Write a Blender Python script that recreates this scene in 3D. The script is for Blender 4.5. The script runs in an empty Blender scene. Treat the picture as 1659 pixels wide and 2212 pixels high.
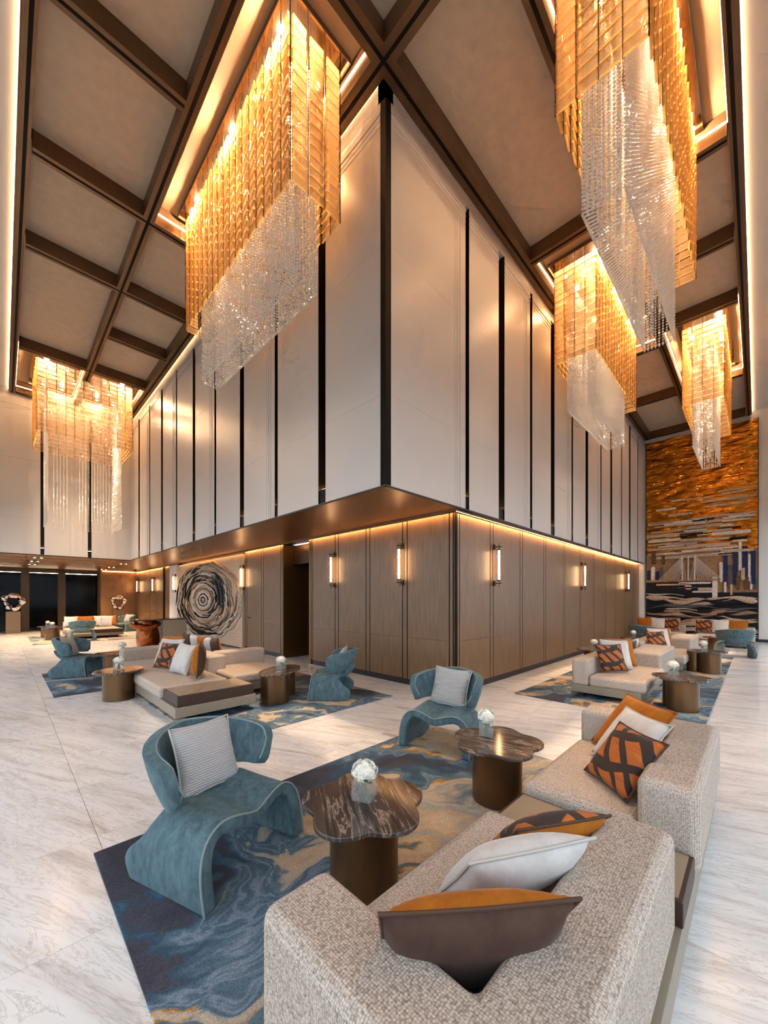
import bpy, bmesh, math, random
from mathutils import Vector, Matrix, Euler, noise as mnoise
random.seed(7)
S = bpy.context.scene
C = S.collection
PI = math.pi
R = math.radians

# ------------------------------------------------------------------ camera, sky, exposure
TH = 44.684
cam_d = bpy.data.cameras.new('camera')
cam = bpy.data.objects.new('camera', cam_d); C.objects.link(cam)
cam.location = (0, 0, 1.6)
cam.rotation_euler = (R(90), 0, R(TH - 90))
cam_d.sensor_fit = 'HORIZONTAL'; cam_d.sensor_width = 36
cam_d.lens = 815.95 / 1659 * 36
cam_d.shift_y = (1291.3 - 1106) / 1659
cam_d.clip_start = 0.05; cam_d.clip_end = 300
S.camera = cam

W = bpy.data.worlds.new('sky'); S.world = W; W.use_nodes = True
bg = W.node_tree.nodes['Background']
bg.inputs[0].default_value = (0.76, 0.88, 1.0, 1); bg.inputs[1].default_value = 2.8
S.view_settings.view_transform = 'Standard'; S.view_settings.look = 'None'
S.view_settings.exposure = 0.0; S.view_settings.gamma = 1.0
S.view_settings.use_curve_mapping = False
S.cycles.use_denoising = True
S.cycles.max_bounces = 5; S.cycles.diffuse_bounces = 3; S.cycles.glossy_bounces = 2
S.cycles.transmission_bounces = 2; S.cycles.transparent_max_bounces = 10
S.cycles.use_adaptive_sampling = True; S.cycles.adaptive_threshold = 0.14; S.cycles.adaptive_min_samples = 12
S.cycles.caustics_reflective = False; S.cycles.caustics_refractive = False
S.cycles.sample_clamp_indirect = 6.0

WARM = (1.0, 0.50, 0.17)
WARM2 = (1.0, 0.60, 0.30)
CHAND_W = 180.0      # per canopy lamp
SPOT_W = 950.0       # per narrow canopy spot above the beads
COVE = 7.0
SOFFIT_STRIP = 42.0

def portal(name, loc, rot, sx, sy):
    l = bpy.data.lights.new(name, 'AREA'); l.shape = 'RECTANGLE'; l.size = sx; l.size_y = sy
    l.cycles.is_portal = True
    o = bpy.data.objects.new(name, l); C.objects.link(o); o.location = loc; o.rotation_euler = rot
    return o
# daylight enters through the two glazed outer walls
portal('daylight_window_1', (-1.72, 10.5, 2.3), (R(90), 0, R(-90)), 24, 4.5)
portal('daylight_window_2', (8.6, -1.72, 2.3), (R(90), 0, 0), 20.5, 4.5)

# ------------------------------------------------------------------ material helpers
MATS = {}
def nodes(name):
    m = bpy.data.materials.new(name); m.use_nodes = True
    nt = m.node_tree; b = nt.nodes['Principled BSDF']
    MATS[name] = m
    return m, nt, b
def N(nt, t, **kw):
    n = nt.nodes.new(t)
    for k, v in kw.items(): setattr(n, k, v)
    return n
def setv(n, **kw):
    for k, v in kw.items(): n.inputs[k.replace('_', ' ')].default_value = v
def link(nt, a, ao, b, bi): nt.links.new(a.outputs[ao], b.inputs[bi])
def rgb(c): return (c[0], c[1], c[2], 1)
def hexc(h):
    h = h.lstrip('#'); v = [int(h[i:i+2], 16) / 255 for i in (0, 2, 4)]
    return tuple(x / 12.92 if x < .04045 else ((x + .055) / 1.055) ** 2.4 for x in v)
def ramp(nt, stops, interp='LINEAR'):
    r = N(nt, 'ShaderNodeValToRGB'); r.color_ramp.interpolation = interp
    e = r.color_ramp.elements
    while len(e) < len(stops): e.new(0.5)
    for el, (p, c) in zip(e, stops): el.position = p; el.color = rgb(c)
    return r
def mapping(nt, coord='Object', scale=(1, 1, 1), rot=(0, 0, 0), loc=(0, 0, 0)):
    if coord == 'World':
        g = N(nt, 'ShaderNodeNewGeometry'); o = 'Position'
    else:
        g = N(nt, 'ShaderNodeTexCoord'); o = coord
    mp = N(nt, 'ShaderNodeMapping'); link(nt, g, o, mp, 'Vector')
    mp.inputs['Scale'].default_value = scale; mp.inputs['Rotation'].default_value = rot
    mp.inputs['Location'].default_value = loc
    return mp
def noise(nt, mp, scale=5, detail=4, rough=.5, dist=0.0):
    n = N(nt, 'ShaderNodeTexNoise'); setv(n, Scale=scale, Detail=detail, Roughness=rough, Distortion=dist)
    link(nt, mp, 'Vector', n, 'Vector'); return n
def bump(nt, b, src, out, strength=.3, dist=.01):
    bp = N(nt, 'ShaderNodeBump'); setv(bp, Strength=strength, Distance=dist)
    link(nt, src, out, bp, 'Height'); link(nt, bp, 'Normal', b, 'Normal'); return bp
def plain(name, col, rough=.5, metal=0.0, spec=.5, nscale=0, namt=.08, bstr=0, coat=0):
    m, nt, b = nodes(name)
    setv(b, Base_Color=rgb(col), Roughness=rough, Metallic=metal)
    b.inputs['Specular IOR Level'].default_value = spec
    if coat: b.inputs['Coat Weight'].default_value = coat
    if nscale:
        n = noise(nt, mapping(nt), nscale, 3)
        lo = tuple(c * (1 - namt) for c in col); hi = tuple(min(1, c * (1 + namt)) for c in col)
        r = ramp(nt, [(.3, lo), (.7, hi)]); link(nt, n, 'Fac', r, 'Fac'); link(nt, r, 'Color', b, 'Base Color')
        if bstr: bump(nt, b, n, 'Fac', bstr, .004)
    return m
def emit(name, col, s):
    m, nt, b = nodes(name)
    setv(b, Base_Color=(0, 0, 0, 1)); b.inputs['Emission Color'].default_value = rgb(col)
    b.inputs['Emission Strength'].default_value = s
    return m

def mat_marble():
    m, nt, b = nodes('marble_floor')
    mp = mapping(nt, 'World', (1.0, 1.0, 1), (0, 0, R(68)))
    oi = N(nt, 'ShaderNodeObjectInfo')
    mul = N(nt, 'ShaderNodeVectorMath', operation='SCALE'); link(nt, oi, 'Random', mul, 0)
    cmb = N(nt, 'ShaderNodeCombineXYZ'); link(nt, oi, 'Random', cmb, 'Z'); 
    sc = N(nt, 'ShaderNodeVectorMath', operation='SCALE'); link(nt, cmb, 'Vector', sc, 0); sc.inputs['Scale'].default_value = 9
    ad = N(nt, 'ShaderNodeVectorMath', operation='ADD'); link(nt, mp, 'Vector', ad, 0); link(nt, sc, 'Vector', ad, 1)
    st = N(nt, 'ShaderNodeVectorMath', operation='MULTIPLY'); link(nt, ad, 'Vector', st, 0); st.inputs[1].default_value = (.55, 3.6, 1)
    n1 = N(nt, 'ShaderNodeTexNoise'); setv(n1, Scale=1.6, Detail=7, Roughness=.62, Distortion=.9); link(nt, st, 'Vector', n1, 'Vector')
    r1 = ramp(nt, [(.26, hexc('#b9b4b0')), (.42, hexc('#e0dcd8')), (.52, hexc('#ece9e6')), (.75, hexc('#f2f0ee'))])
    link(nt, n1, 'Fac', r1, 'Fac')
    n2 = N(nt, 'ShaderNodeTexNoise'); setv(n2, Scale=3.2, Detail=8, Roughness=.7, Distortion=1.6); link(nt, st, 'Vector', n2, 'Vector')
    r2 = ramp(nt, [(.462, (1, 1, 1)), (.492, hexc('#c4bcb4')), (.51, (1, 1, 1))]); link(nt, n2, 'Fac', r2, 'Fac')
    mx = N(nt, 'ShaderNodeMix', data_type='RGBA', blend_type='MULTIPLY'); mx.inputs[0].default_value = .6
    link(nt, r1, 'Color', mx, 6); link(nt, r2, 'Color', mx, 7); link(nt, mx, 2, b, 'Base Color')
    setv(b, Roughness=.16); b.inputs['Specular IOR Level'].default_value = .45
    return m
def mat_wood():
    m, nt, b = nodes('oak_veneer')
    mp = mapping(nt, 'World', (22, 22, .9))
    oi = N(nt, 'ShaderNodeObjectInfo'); cmb = N(nt, 'ShaderNodeCombineXYZ'); link(nt, oi, 'Random', cmb, 'Z')
    sc = N(nt, 'ShaderNodeVectorMath', operation='SCALE'); link(nt, cmb, 'Vector', sc, 0); sc.inputs['Scale'].default_value = 40
    ad = N(nt, 'ShaderNodeVectorMath', operation='ADD'); link(nt, mp, 'Vector', ad, 0); link(nt, sc, 'Vector', ad, 1)
    n = N(nt, 'ShaderNodeTexNoise'); setv(n, Scale=2.2, Detail=6, Roughness=.6, Distortion=.3); link(nt, ad, 'Vector', n, 'Vector')
    r = ramp(nt, [(.25, hexc('#654a33')), (.55, hexc('#7f6145')), (.8, hexc('#917252'))])
    link(nt, n, 'Fac', r, 'Fac'); link(nt, r, 'Color', b, 'Base Color'); setv(b, Roughness=.38)
    bump(nt, b, n, 'Fac', .08, .003)
    return m
def mat_boucle(name, dark, light, mid):
    m, nt, b = nodes(name)
    mp = mapping(nt, 'Object', (118, 118, 135))
    v = N(nt, 'ShaderNodeTexVoronoi'); setv(v, Scale=1.0, Randomness=.45); link(nt, mp, 'Vector', v, 'Vector')
    n = noise(nt, mapping(nt, 'Object', (60, 60, 60)), 2.5, 3)
    r = ramp(nt, [(0, light), (.45, mid), (.85, dark)]); link(nt, v, 'Distance', r, 'Fac')
    r2 = ramp(nt, [(.3, (.72, .70, .68)), (.62, (1.08, 1.06, 1.04))]); link(nt, n, 'Fac', r2, 'Fac')
    mx = N(nt, 'ShaderNodeMix', data_type='RGBA', blend_type='MULTIPLY'); mx.inputs[0].default_value = 1
    link(nt, r, 'Color', mx, 6); link(nt, r2, 'Color', mx, 7); link(nt, mx, 2, b, 'Base Color')
    setv(b, Roughness=.95); b.inputs['Specular IOR Level'].default_value = .15
    bp = bump(nt, b, v, 'Distance', .6, .005); bp.invert = True
    return m
def mat_velvet(name, dark, light, sc=14):
    m, nt, b = nodes(name)
    mp = mapping(nt, 'Object', (1, 1, .4), (R(12), R(8), 0))
    n = noise(nt, mp, sc, 9, .74, .25)
    r = ramp(nt, [(.24, dark), (.78, light)]); link(nt, n, 'Fac', r, 'Fac'); link(nt, r, 'Color', b, 'Base Color')
    setv(b, Roughness=.8); b.inputs['Specular IOR Level'].default_value = .2
    b.inputs['Sheen Weight'].default_value = .45; b.inputs['Sheen Roughness'].default_value = .35
    b.inputs['Sheen Tint'].default_value = rgb(tuple(min(1, c * 1.1 + .25) for c in light))
    bump(nt, b, n, 'Fac', .1, .003)
    return m
def mat_ribbed(name, col):
    m, nt, b = nodes(name)
    mp = mapping(nt, 'Object', (1, 1, 1))
    w = N(nt, 'ShaderNodeTexWave', wave_type='BANDS', bands_direction='Z'); setv(w, Scale=22, Distortion=1.2, Detail=1.5, Detail_Scale=1.4)
    link(nt, mp, 'Vector', w, 'Vector')
    r = ramp(nt, [(.1, tuple(c * .68 for c in col)), (.6, col)]); link(nt, w, 'Fac', r, 'Fac'); link(nt, r, 'Color', b, 'Base Color')
    setv(b, Roughness=.75); b.inputs['Sheen Weight'].default_value = .4
    bump(nt, b, w, 'Fac', .6, .01)
    return m
def mat_brush(name, base, ink, seed):
    m, nt, b = nodes(name)
    mp = mapping(nt, 'Object', (1, 1, 1), (0, R(35), 0), (seed * 3.1, 0, seed * 1.7))
    facs = []
    for (rot, sc, lo_) in ((35, 2.6, .26), (-62, 1.5, .16)):
        mq = mapping(nt, 'Object', (1, 1, 1), (0, R(rot), 0), (seed * 3.1 + rot, 0, seed * 1.7))
        w = N(nt, 'ShaderNodeTexWave', wave_type='BANDS', bands_direction='X'); setv(w, Scale=sc, Distortion=7.0, Detail=2.0, Detail_Scale=1.0, Detail_Roughness=.3)
        link(nt, mq, 'Vector', w, 'Vector')
        mr = N(nt, 'ShaderNodeMath', operation='SUBTRACT'); link(nt, w, 'Fac', mr, 0); mr.inputs[1].default_value = lo_; facs.append(mr)
    mn = N(nt, 'ShaderNodeMath', operation='MINIMUM'); link(nt, facs[0], 0, mn, 0); link(nt, facs[1], 0, mn, 1)
    r = ramp(nt, [(.0, ink), (.045, base)]); link(nt, mn, 0, r, 'Fac')
    n = noise(nt, mapping(nt, 'Object', (1, 1, 6)), 8, 4)
    r2 = ramp(nt, [(.3, (.7, .66, .62)), (.7, (1.1, 1.05, 1))]); link(nt, n, 'Fac', r2, 'Fac')
    mx = N(nt, 'ShaderNodeMix', data_type='RGBA', blend_type='MULTIPLY'); mx.inputs[0].default_value = 1
    link(nt, r, 'Color', mx, 6); link(nt, r2, 'Color', mx, 7); link(nt, mx, 2, b, 'Base Color')
    setv(b, Roughness=.75); b.inputs['Sheen Weight'].default_value = .08
    return m
def mat_darkmarble():
    m, nt, b = nodes('brown_marble')
    mp = mapping(nt, 'Object', (.55, 5.5, 2.0), (0, 0, R(40)))
    n1 = noise(nt, mp, 1.7, 8, .6, .7)
    r = ramp(nt, [(.28, hexc('#241c1a')), (.43, hexc('#3d3531')), (.475, hexc('#574b45')), (.488, hexc('#a08d80')), (.50, hexc('#463c37')), (.58, hexc('#54483f')), (.63, hexc('#86786c')), (.67, hexc('#3f322c'))])
    link(nt, n1, 'Fac', r, 'Fac'); link(nt, r, 'Color', b, 'Base Color'); setv(b, Roughness=.12)
    b.inputs['Specular IOR Level'].default_value = .6
    return m
def mat_rug(name, seed, tint=1.0, cream_bias=.0, gy=0, ymid=0, gx=0, xmid=0):
    m, nt, b = nodes(name)
    mp = mapping(nt, 'World', (.95, .95, 1), (0, 0, R(32)), (seed * 7.3, seed * 3.9, seed))
    warp = noise(nt, mp, 1.1, 3, .5)
    sub = N(nt, 'ShaderNodeVectorMath', operation='SUBTRACT'); link(nt, warp, 'Color', sub, 0); sub.inputs[1].default_value = (.5, .5, .5)
    sc = N(nt, 'ShaderNodeVectorMath', operation='SCALE'); link(nt, sub, 'Vector', sc, 0); sc.inputs['Scale'].default_value = 1.7
    ad = N(nt, 'ShaderNodeVectorMath', operation='ADD'); link(nt, mp, 'Vector', ad, 0); link(nt, sc, 'Vector', ad, 1)
    st = N(nt, 'ShaderNodeVectorMath', operation='MULTIPLY'); link(nt, ad, 'Vector', st, 0); st.inputs[1].default_value = (1.0, 2.1, 1)
    n = N(nt, 'ShaderNodeTexNoise'); setv(n, Scale=.85, Detail=5, Roughness=.55, Distortion=.6); link(nt, st, 'Vector', n, 'Vector')
    c = cream_bias
    geo = N(nt, 'ShaderNodeNewGeometry'); sx = N(nt, 'ShaderNodeSeparateXYZ'); link(nt, geo, 'Position', sx, 'Vector')
    ma = N(nt, 'ShaderNodeMath', operation='MULTIPLY_ADD'); link(nt, sx, 'Y', ma, 0); ma.inputs[1].default_value = gy; ma.inputs[2].default_value = -gy * ymid
    n_ = N(nt, 'ShaderNodeMath', operation='ADD'); mb_ = N(nt, 'ShaderNodeMath', operation='MULTIPLY_ADD'); link(nt, sx, 'X', mb_, 0); mb_.inputs[1].default_value = gx; mb_.inputs[2].default_value = -gx * xmid
    mc_ = N(nt, 'ShaderNodeMath', operation='ADD'); link(nt, ma, 'Value', mc_, 0); link(nt, mb_, 'Value', mc_, 1)
    link(nt, n, 'Fac', n_, 0); link(nt, mc_, 'Value', n_, 1)
    n = n_
    stops = [(.28 - c, hexc('#45454d')), (.37 - c, hexc('#504e57')), (.40 - c, hexc('#43596a')), (.455 - c, hexc('#5f7686')), (.47 - c, hexc('#8593a2')),
             (.492 - c, hexc('#526b7c')), (.515 - c, hexc('#70848f')), (.53 - c, hexc('#b5aa9c')), (.565 - c, hexc('#cbb69b')), (.62 - c, hexc('#bfa78b')), (.66 - c, hexc('#9fa3a2')), (.70 - c, hexc('#c8b59c')), (.78 - c, hexc('#6c8594'))]
    r = ramp(nt, [(max(0, p), col) for p, col in stops]); link(nt, n, 0, r, 'Fac')
    # ochre veins along the contour between blue and sand
    n3 = N(nt, 'ShaderNodeTexNoise'); setv(n3, Scale=.9, Detail=2, Roughness=.5); link(nt, ad, 'Vector', n3, 'Vector')
    gate = ramp(nt, [(.47, (0, 0, 0)), (.50, (1, 1, 1))]); link(nt, n3, 'Fac', gate, 'Fac')
    vein = ramp(nt, [(.512 - c, (0, 0, 0)), (.517 - c, (1, 1, 1)), (.531 - c, (1, 1, 1)), (.536 - c, (0, 0, 0))]); link(nt, n, 0, vein, 'Fac')
    ml = N(nt, 'ShaderNodeMix', data_type='RGBA', blend_type='MULTIPLY'); ml.inputs[0].default_value = 1
    link(nt, gate, 'Color', ml, 6); link(nt, vein, 'Color', ml, 7)
    mx = N(nt, 'ShaderNodeMix', data_type='RGBA'); link(nt, ml, 2, mx, 0); link(nt, r, 'Color', mx, 6); mx.inputs[7].default_value = rgb(hexc('#b9802f'))
    pile = noise(nt, mapping(nt, 'World', (1, 1, 1)), 130, 2, .6)
    rp = ramp(nt, [(.3, (.62, .62, .62)), (.7, (1.15, 1.15, 1.15))]); link(nt, pile, 'Fac', rp, 'Fac')
    mm = N(nt, 'ShaderNodeMix', data_type='RGBA', blend_type='MULTIPLY'); mm.inputs[0].default_value = .8
    link(nt, mx, 2, mm, 6); link(nt, rp, 'Color', mm, 7); link(nt, mm, 2, b, 'Base Color')
    setv(b, Roughness=.98); b.inputs['Specular IOR Level'].default_value = .1
    bump(nt, b, pile, 'Fac', .5, .006)
    return m
def mat_glassy(name, col, transp, rough=.12, transl=.35, trans_col=None, nbump=0, metal=0.0, spec=.8):
    """thin decorative glass: part see-through, part translucent, with a sharp sheen"""
    m = bpy.data.materials.new(name); m.use_nodes = True; MATS[name] = m
    nt = m.node_tree; nt.nodes.clear()
    out = N(nt, 'ShaderNodeOutputMaterial')
    tr = N(nt, 'ShaderNodeBsdfTransparent'); tr.inputs[0].default_value = rgb(trans_col or col)
    pb = N(nt, 'ShaderNodeBsdfPrincipled'); setv(pb, Base_Color=rgb(col), Roughness=rough, Metallic=metal); pb.inputs['Specular IOR Level'].default_value = spec
    tl = N(nt, 'ShaderNodeBsdfTranslucent'); tl.inputs[0].default_value = rgb(col)
    m1 = N(nt, 'ShaderNodeMixShader'); m1.inputs[0].default_value = transl; link(nt, pb, 0, m1, 1); link(nt, tl, 0, m1, 2)
    m2 = N(nt, 'ShaderNodeMixShader'); m2.inputs[0].default_value = transp; link(nt, m1, 0, m2, 1); link(nt, tr, 0, m2, 2)
    link(nt, m2, 0, out, 0)
    if nbump:
        n = noise(nt, mapping(nt, 'World', (1, 1, 1)), nbump, 2)
        bp = N(nt, 'ShaderNodeBump'); setv(bp, Strength=1.0, Distance=.03); link(nt, n, 'Fac', bp, 'Height'); link(nt, bp, 'Normal', pb, 'Normal')
    return m
def mat_gold():
    m, nt, b = nodes('hammered_gold')
    mp = mapping(nt, 'Object', (1.3, 1.3, 8))
    n = noise(nt, mp, 2.0, 3, .55, .8)
    r = ramp(nt, [(.3, hexc('#8a4d10')), (.7, hexc('#dd8f30'))]); link(nt, n, 'Fac', r, 'Fac'); link(nt, r, 'Color', b, 'Base Color')
    setv(b, Metallic=1.0, Roughness=.1)
    bump(nt, b, n, 'Fac', .8, .05)
    return m
def mat_yarn(name, col):
    m, nt, b = nodes(name)
    n = noise(nt, mapping(nt, 'Object', (1, 1, 1)), 26, 3, .6)
    r = ramp(nt, [(.3, tuple(c * .6 for c in col)), (.65, tuple(min(1, c * 1.15) for c in col))]); link(nt, n, 'Fac', r, 'Fac'); link(nt, r, 'Color', b, 'Base Color')
    setv(b, Roughness=.95); bump(nt, b, n, 'Fac', .9, .03)
    return m

mat_marble(); mat_wood(); mat_darkmarble(); mat_gold()
plain('white_panel', hexc('#d3ccc6'), .34, spec=.4)
plain('white_paint', hexc('#e2dcd6'), .6)
plain('recess_dark', hexc('#1b1715'), .5, spec=.25)
plain('bronze_beam', hexc('#6f543b'), .34, metal=.55, nscale=3, namt=.1)
plain('groove_black', hexc('#120d0a'), .6, spec=.15)
plain('coffer_fabric', hexc('#d2b89c'), .8, nscale=7, namt=.06)
plain('cove_white', hexc('#94795c'), .6)
plain('plinth_black', hexc('#1c1a19'), .4)
plain('bronze_trim', hexc('#7a644c'), .35, metal=.6)
plain('soffit_bronze', hexc('#8f6746'), .34, metal=.45, nscale=2, namt=.06)
plain('bronze_table', hexc('#70543a'), .32, metal=.85, nscale=4, namt=.06)
plain('bronze_dark', hexc('#4a3a2a'), .3, metal=.8)
plain('copper_bronze', hexc('#8c4a26'), .24, metal=.95)
plain('lacquer_taupe', hexc('#8b806f'), .4)
plain('tray_leather', hexc('#8f7f6b'), .5)
plain('tray_dark', hexc('#3a2318'), .45)
plain('joint_grey', hexc('#9a938c'), .7)
plain('steel_dark', hexc('#1e1d1d'), .3, metal=.7)
plain('chrome', hexc('#d8c9bd'), .06, metal=1.0)
plain('mirror_plate', hexc('#9b8470'), .12, metal=1.0)
plain('brass_frame', hexc('#6d5231'), .3, metal=.8)
plain('stone_dark', hexc('#3c3330'), .15, nscale=6, namt=.3)
plain('black_glass', hexc('#08090c'), .05, spec=.5)
plain('curtain_dark', hexc('#1d2230'), .9)
plain('counter_white', hexc('#d8d4ce'), .5)
plain('mirror_bronze', hexc('#6f4f2a'), .12, metal=1.0)
plain('ground_grey', hexc('#8d8d8a'), .9)
mat_boucle('boucle', hexc('#857568'), hexc('#dfd6cc'), hexc('#c4b7ab'))
mat_velvet('teal_velvet', hexc('#2f4249'), hexc('#6c858c'), 20)
mat_velvet('orange_velvet', hexc('#8a4a0e'), hexc('#b8701e'), 11)
mat_velvet('brown_velvet', hexc('#3b2922'), hexc('#5a4136'), 8)
mat_velvet('silver_velvet', hexc('#b3aca6'), hexc('#dcd8d4'), 9)
plain('piping_pale', hexc('#7f8e8c'), .7)
plain('piping_dark', hexc('#4a3020'), .7)
plain('piping_orange', hexc('#9a5418'), .7)
plain('piping_silver', hexc('#b9b4ad'), .7)
mat_ribbed('ribbed_silver', hexc('#c3beba'))
mat_brush('brush_print', hexc('#b3601a'), hexc('#2b1812'), 1)
for i in range(5): mat_rug('rug_%d' % (i + 1), i * 1.37 + .4, cream_bias=[.01, -.03, -.02, -.01, .04][i], gy=[-.09, 0, 0, 0, 0][i], ymid=1.75, gx=[.075, 0, 0, 0, 0][i], xmid=1.55)
mat_glassy('amber_glass', hexc('#f5d6a8'), .6, .08, .45, hexc('#fdf0dd'), nbump=60)
mat_glassy('pale_glass', hexc('#f3e4d0'), .72, .08, .35, hexc('#fff6ea'), nbump=60)
mat_glassy('amber_edge_glow', hexc('#ffcf80'), .15, .1, .6, hexc('#ffdc9c'))  # glow of light carried to the tile edges, painted as brighter gold
mat_glassy('crystal', hexc('#f6efe8'), .22, .1, .3, (1, 1, 1), metal=.45)
mat_glassy('clear_glass', (.95, .97, .97), .93, .03, .0, (.98, .99, .99))
mat_glassy('window_glass', (.9, .95, .95), .94, .03, .0, (1, 1, 1))
mat_glassy('smoked_glass', (.004, .005, .006), .35, .08, .0, (.3, .3, .33), spec=.12)
plain('wire', hexc('#6e5a44'), .4, metal=.8)
emit('cove_led', WARM2, COVE)
emit('strip_led', WARM, SOFFIT_STRIP)
emit('tube_led', (1.0, .62, .30), 30)
emit('edge_led', WARM2, 13)
emit('frieze_led', WARM2, 60)
emit('bulb', (1.0, .74, .42), 40)
emit('uplight', (1.0, .66, .32), 24)
emit('downlight', (1.0, .8, .55), 25)
plain('petal', hexc('#f7f3e6'), .7)
plain('leaf_green', hexc('#3d6a2f'), .6)
mat_yarn('yarn_cream', hexc('#c9ad92')); mat_yarn('yarn_tan', hexc('#a9825f')); mat_yarn('yarn_black', hexc('#17161a'))
mat_yarn('yarn_grey', hexc('#55555c')); mat_yarn('yarn_white', hexc('#e2d6cc')); mat_yarn('yarn_navy', hexc('#232c55')); mat_yarn('yarn_brown', hexc('#6b4a30'))
plain('art_canvas', hexc('#c3a88f'), .95, nscale=30, namt=.25, bstr=.8)

# ------------------------------------------------------------------ mesh helpers
class MB:
    def __init__(s): s.v = []; s.f = []; s.mi = []
    def add(s, vs, fs, mi=0):
        o = len(s.v); s.v += [tuple(v) for v in vs]; s.f += [tuple(i + o for i in f) for f in fs]; s.mi += [mi] * len(fs)
    def box(s, x0, x1, y0, y1, z0, z1, mi=0):
        s.add([(x0, y0, z0), (x1, y0, z0), (x1, y1, z0), (x0, y1, z0), (x0, y0, z1), (x1, y0, z1), (x1, y1, z1), (x0, y1, z1)],
              [(0, 3, 2, 1), (4, 5, 6, 7), (0, 1, 5, 4), (1, 2, 6, 5), (2, 3, 7, 6), (3, 0, 4, 7)], mi)
    def cyl(s, c, r, z0, z1, n=20, rx=None, mi=0):
        rx = rx or r; a = [2 * PI * i / n for i in range(n)]
        vs = [(c[0] + rx * math.cos(t), c[1] + r * math.sin(t), z0) for t in a] + [(c[0] + rx * math.cos(t), c[1] + r * math.sin(t), z1) for t in a]
        s.add(vs, [(i, (i + 1) % n, n + (i + 1) % n, n + i) for i in range(n)] + [tuple(range(n - 1, -1, -1)), tuple(range(n, 2 * n))], mi)
    def prism(s, pts, z0, z1, mi=0):
        n = len(pts)
        s.add([(p[0], p[1], z0) for p in pts] + [(p[0], p[1], z1) for p in pts],
              [(i, (i + 1) % n, n + (i + 1) % n, n + i) for i in range(n)] + [tuple(range(n - 1, -1, -1)), tuple(range(n, 2 * n))], mi)
    def tube(s, pts, r, n=6, closed=False, mi=0):
        pts = [Vector(p) for p in pts]; m = len(pts); vs = []; ref = None
        for i, p in enumerate(pts):
            a = pts[(i - 1) % m] if (i or closed) else p; b = pts[(i + 1) % m] if (i < m - 1 or closed) else p
            t = (b - a).normalized()
            if ref is None: ref = t.orthogonal().normalized()
            ref = (ref - t * ref.dot(t)).normalized(); bi = t.cross(ref)
            rr = r[i] if isinstance(r, (list, tuple)) else r
            vs += [p + (ref * math.cos(2 * PI * k / n) + bi * math.sin(2 * PI * k / n)) * rr for k in range(n)]
        fs = []
        for i in range(m if closed else m - 1):
            for k in range(n):
                j = (i + 1) % m
                fs.append((i * n + k, i * n + (k + 1) % n, j * n + (k + 1) % n, j * n + k))
        if not closed: fs += [tuple(range(n - 1, -1, -1)), tuple((m - 1) * n + k for k in range(n))]
        s.add(vs, fs, mi)
    def grid(s, rows, mi=0, flip=False):
        n = len(rows[0]); vs = [p for r_ in rows for p in r_]
        fs = [(i * n + j, i * n + j + 1, (i + 1) * n + j + 1, (i + 1) * n + j) for i in range(len(rows) - 1) for j in range(n - 1)]
        if flip: fs = [f[::-1] for f in fs]
        s.add(vs, fs, mi)
    def mesh(s, name):
        me = bpy.data.meshes.new(name); me.from_pydata(s.v, [], s.f); me.update()
        if any(s.mi): me.polygons.foreach_set('material_index', s.mi)
        return me
    def build(s, name, mat, parent=None, loc=(0, 0, 0), smooth=False, bevel=0, seg=2, sub=0, solid=0, off=0):
        return mkobj(name, s.mesh(name), mat, parent, loc, smooth, bevel, seg, sub, solid, off)
def mkobj(name, me, mat, parent=None, loc=(0, 0, 0), smooth=False, bevel=0, seg=2, sub=0, solid=0, off=0):
    for x in (mat if isinstance(mat, (list, tuple)) else [mat]):
        if len(me.materials) < (len(mat) if isinstance(mat, (list, tuple)) else 1): me.materials.append(MATS[x])
    o = bpy.data.objects.new(name, me); C.objects.link(o); o.location = loc
    if parent: o.parent = parent
    if smooth or bevel: me.polygons.foreach_set('use_smooth', [True] * len(me.polygons))
    if solid:
        md = o.modifiers.new('s', 'SOLIDIFY'); md.thickness = solid; md.offset = off
    if bevel:
        md = o.modifiers.new('b', 'BEVEL'); md.width = bevel; md.segments = seg; md.limit_method = 'ANGLE'; md.angle_limit = R(40); md.harden_normals = True
    if sub:
        md = o.modifiers.new('d', 'SUBSURF'); md.levels = sub; md.render_levels = sub
    return o
def tag(o, label, cat=None, group=None, kind=None):
    if label: o['label'] = label
    if cat: o['category'] = cat
    if group: o['group'] = group
    if kind: o['kind'] = kind
    return o
def thing(name, label, cat, loc=(0, 0, 0), rz=0, group=None):
    o = bpy.data.objects.new(name, None); C.objects.link(o); o.location = loc; o.rotation_euler = (0, 0, rz)
    o.empty_display_size = .1
    return tag(o, label, cat, group)
def struct(name, loc=(0, 0, 0)):
    o = bpy.data.objects.new(name, None); C.objects.link(o); o.location = loc; o['kind'] = 'structure'; return o
def box(name, mat, x0, x1, y0, y1, z0, z1, parent=None, bevel=0, seg=2, kind=None):
    b = MB(); b.box(x0, x1, y0, y1, z0, z1); o = b.build(name, mat, parent, bevel=bevel, seg=seg)
    if kind: o['kind'] = kind
    return o
_bx = {}
def shared_box(name, mat, x0, x1, y0, y1, z0, z1, parent, bevel=0):
    """alike pieces share one mesh, origin at the lower corner"""
    k = (name, mat, round(x1 - x0, 3), round(y1 - y0, 3), round(z1 - z0, 3))
    if k not in _bx:
        b = MB(); b.box(0, x1 - x0, 0, y1 - y0, 0, z1 - z0); _bx[k] = b.mesh(name); _bx[k].materials.append(MATS[mat])
    o = bpy.data.objects.new(name, _bx[k]); C.objects.link(o); o.location = (x0, y0, z0); o.parent = parent
    return o
def copy_tree(o, parent=None):
    c = o.copy(); C.objects.link(c); c.parent = parent
    for ch in o.children: copy_tree(ch, c)
    return c

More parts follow.
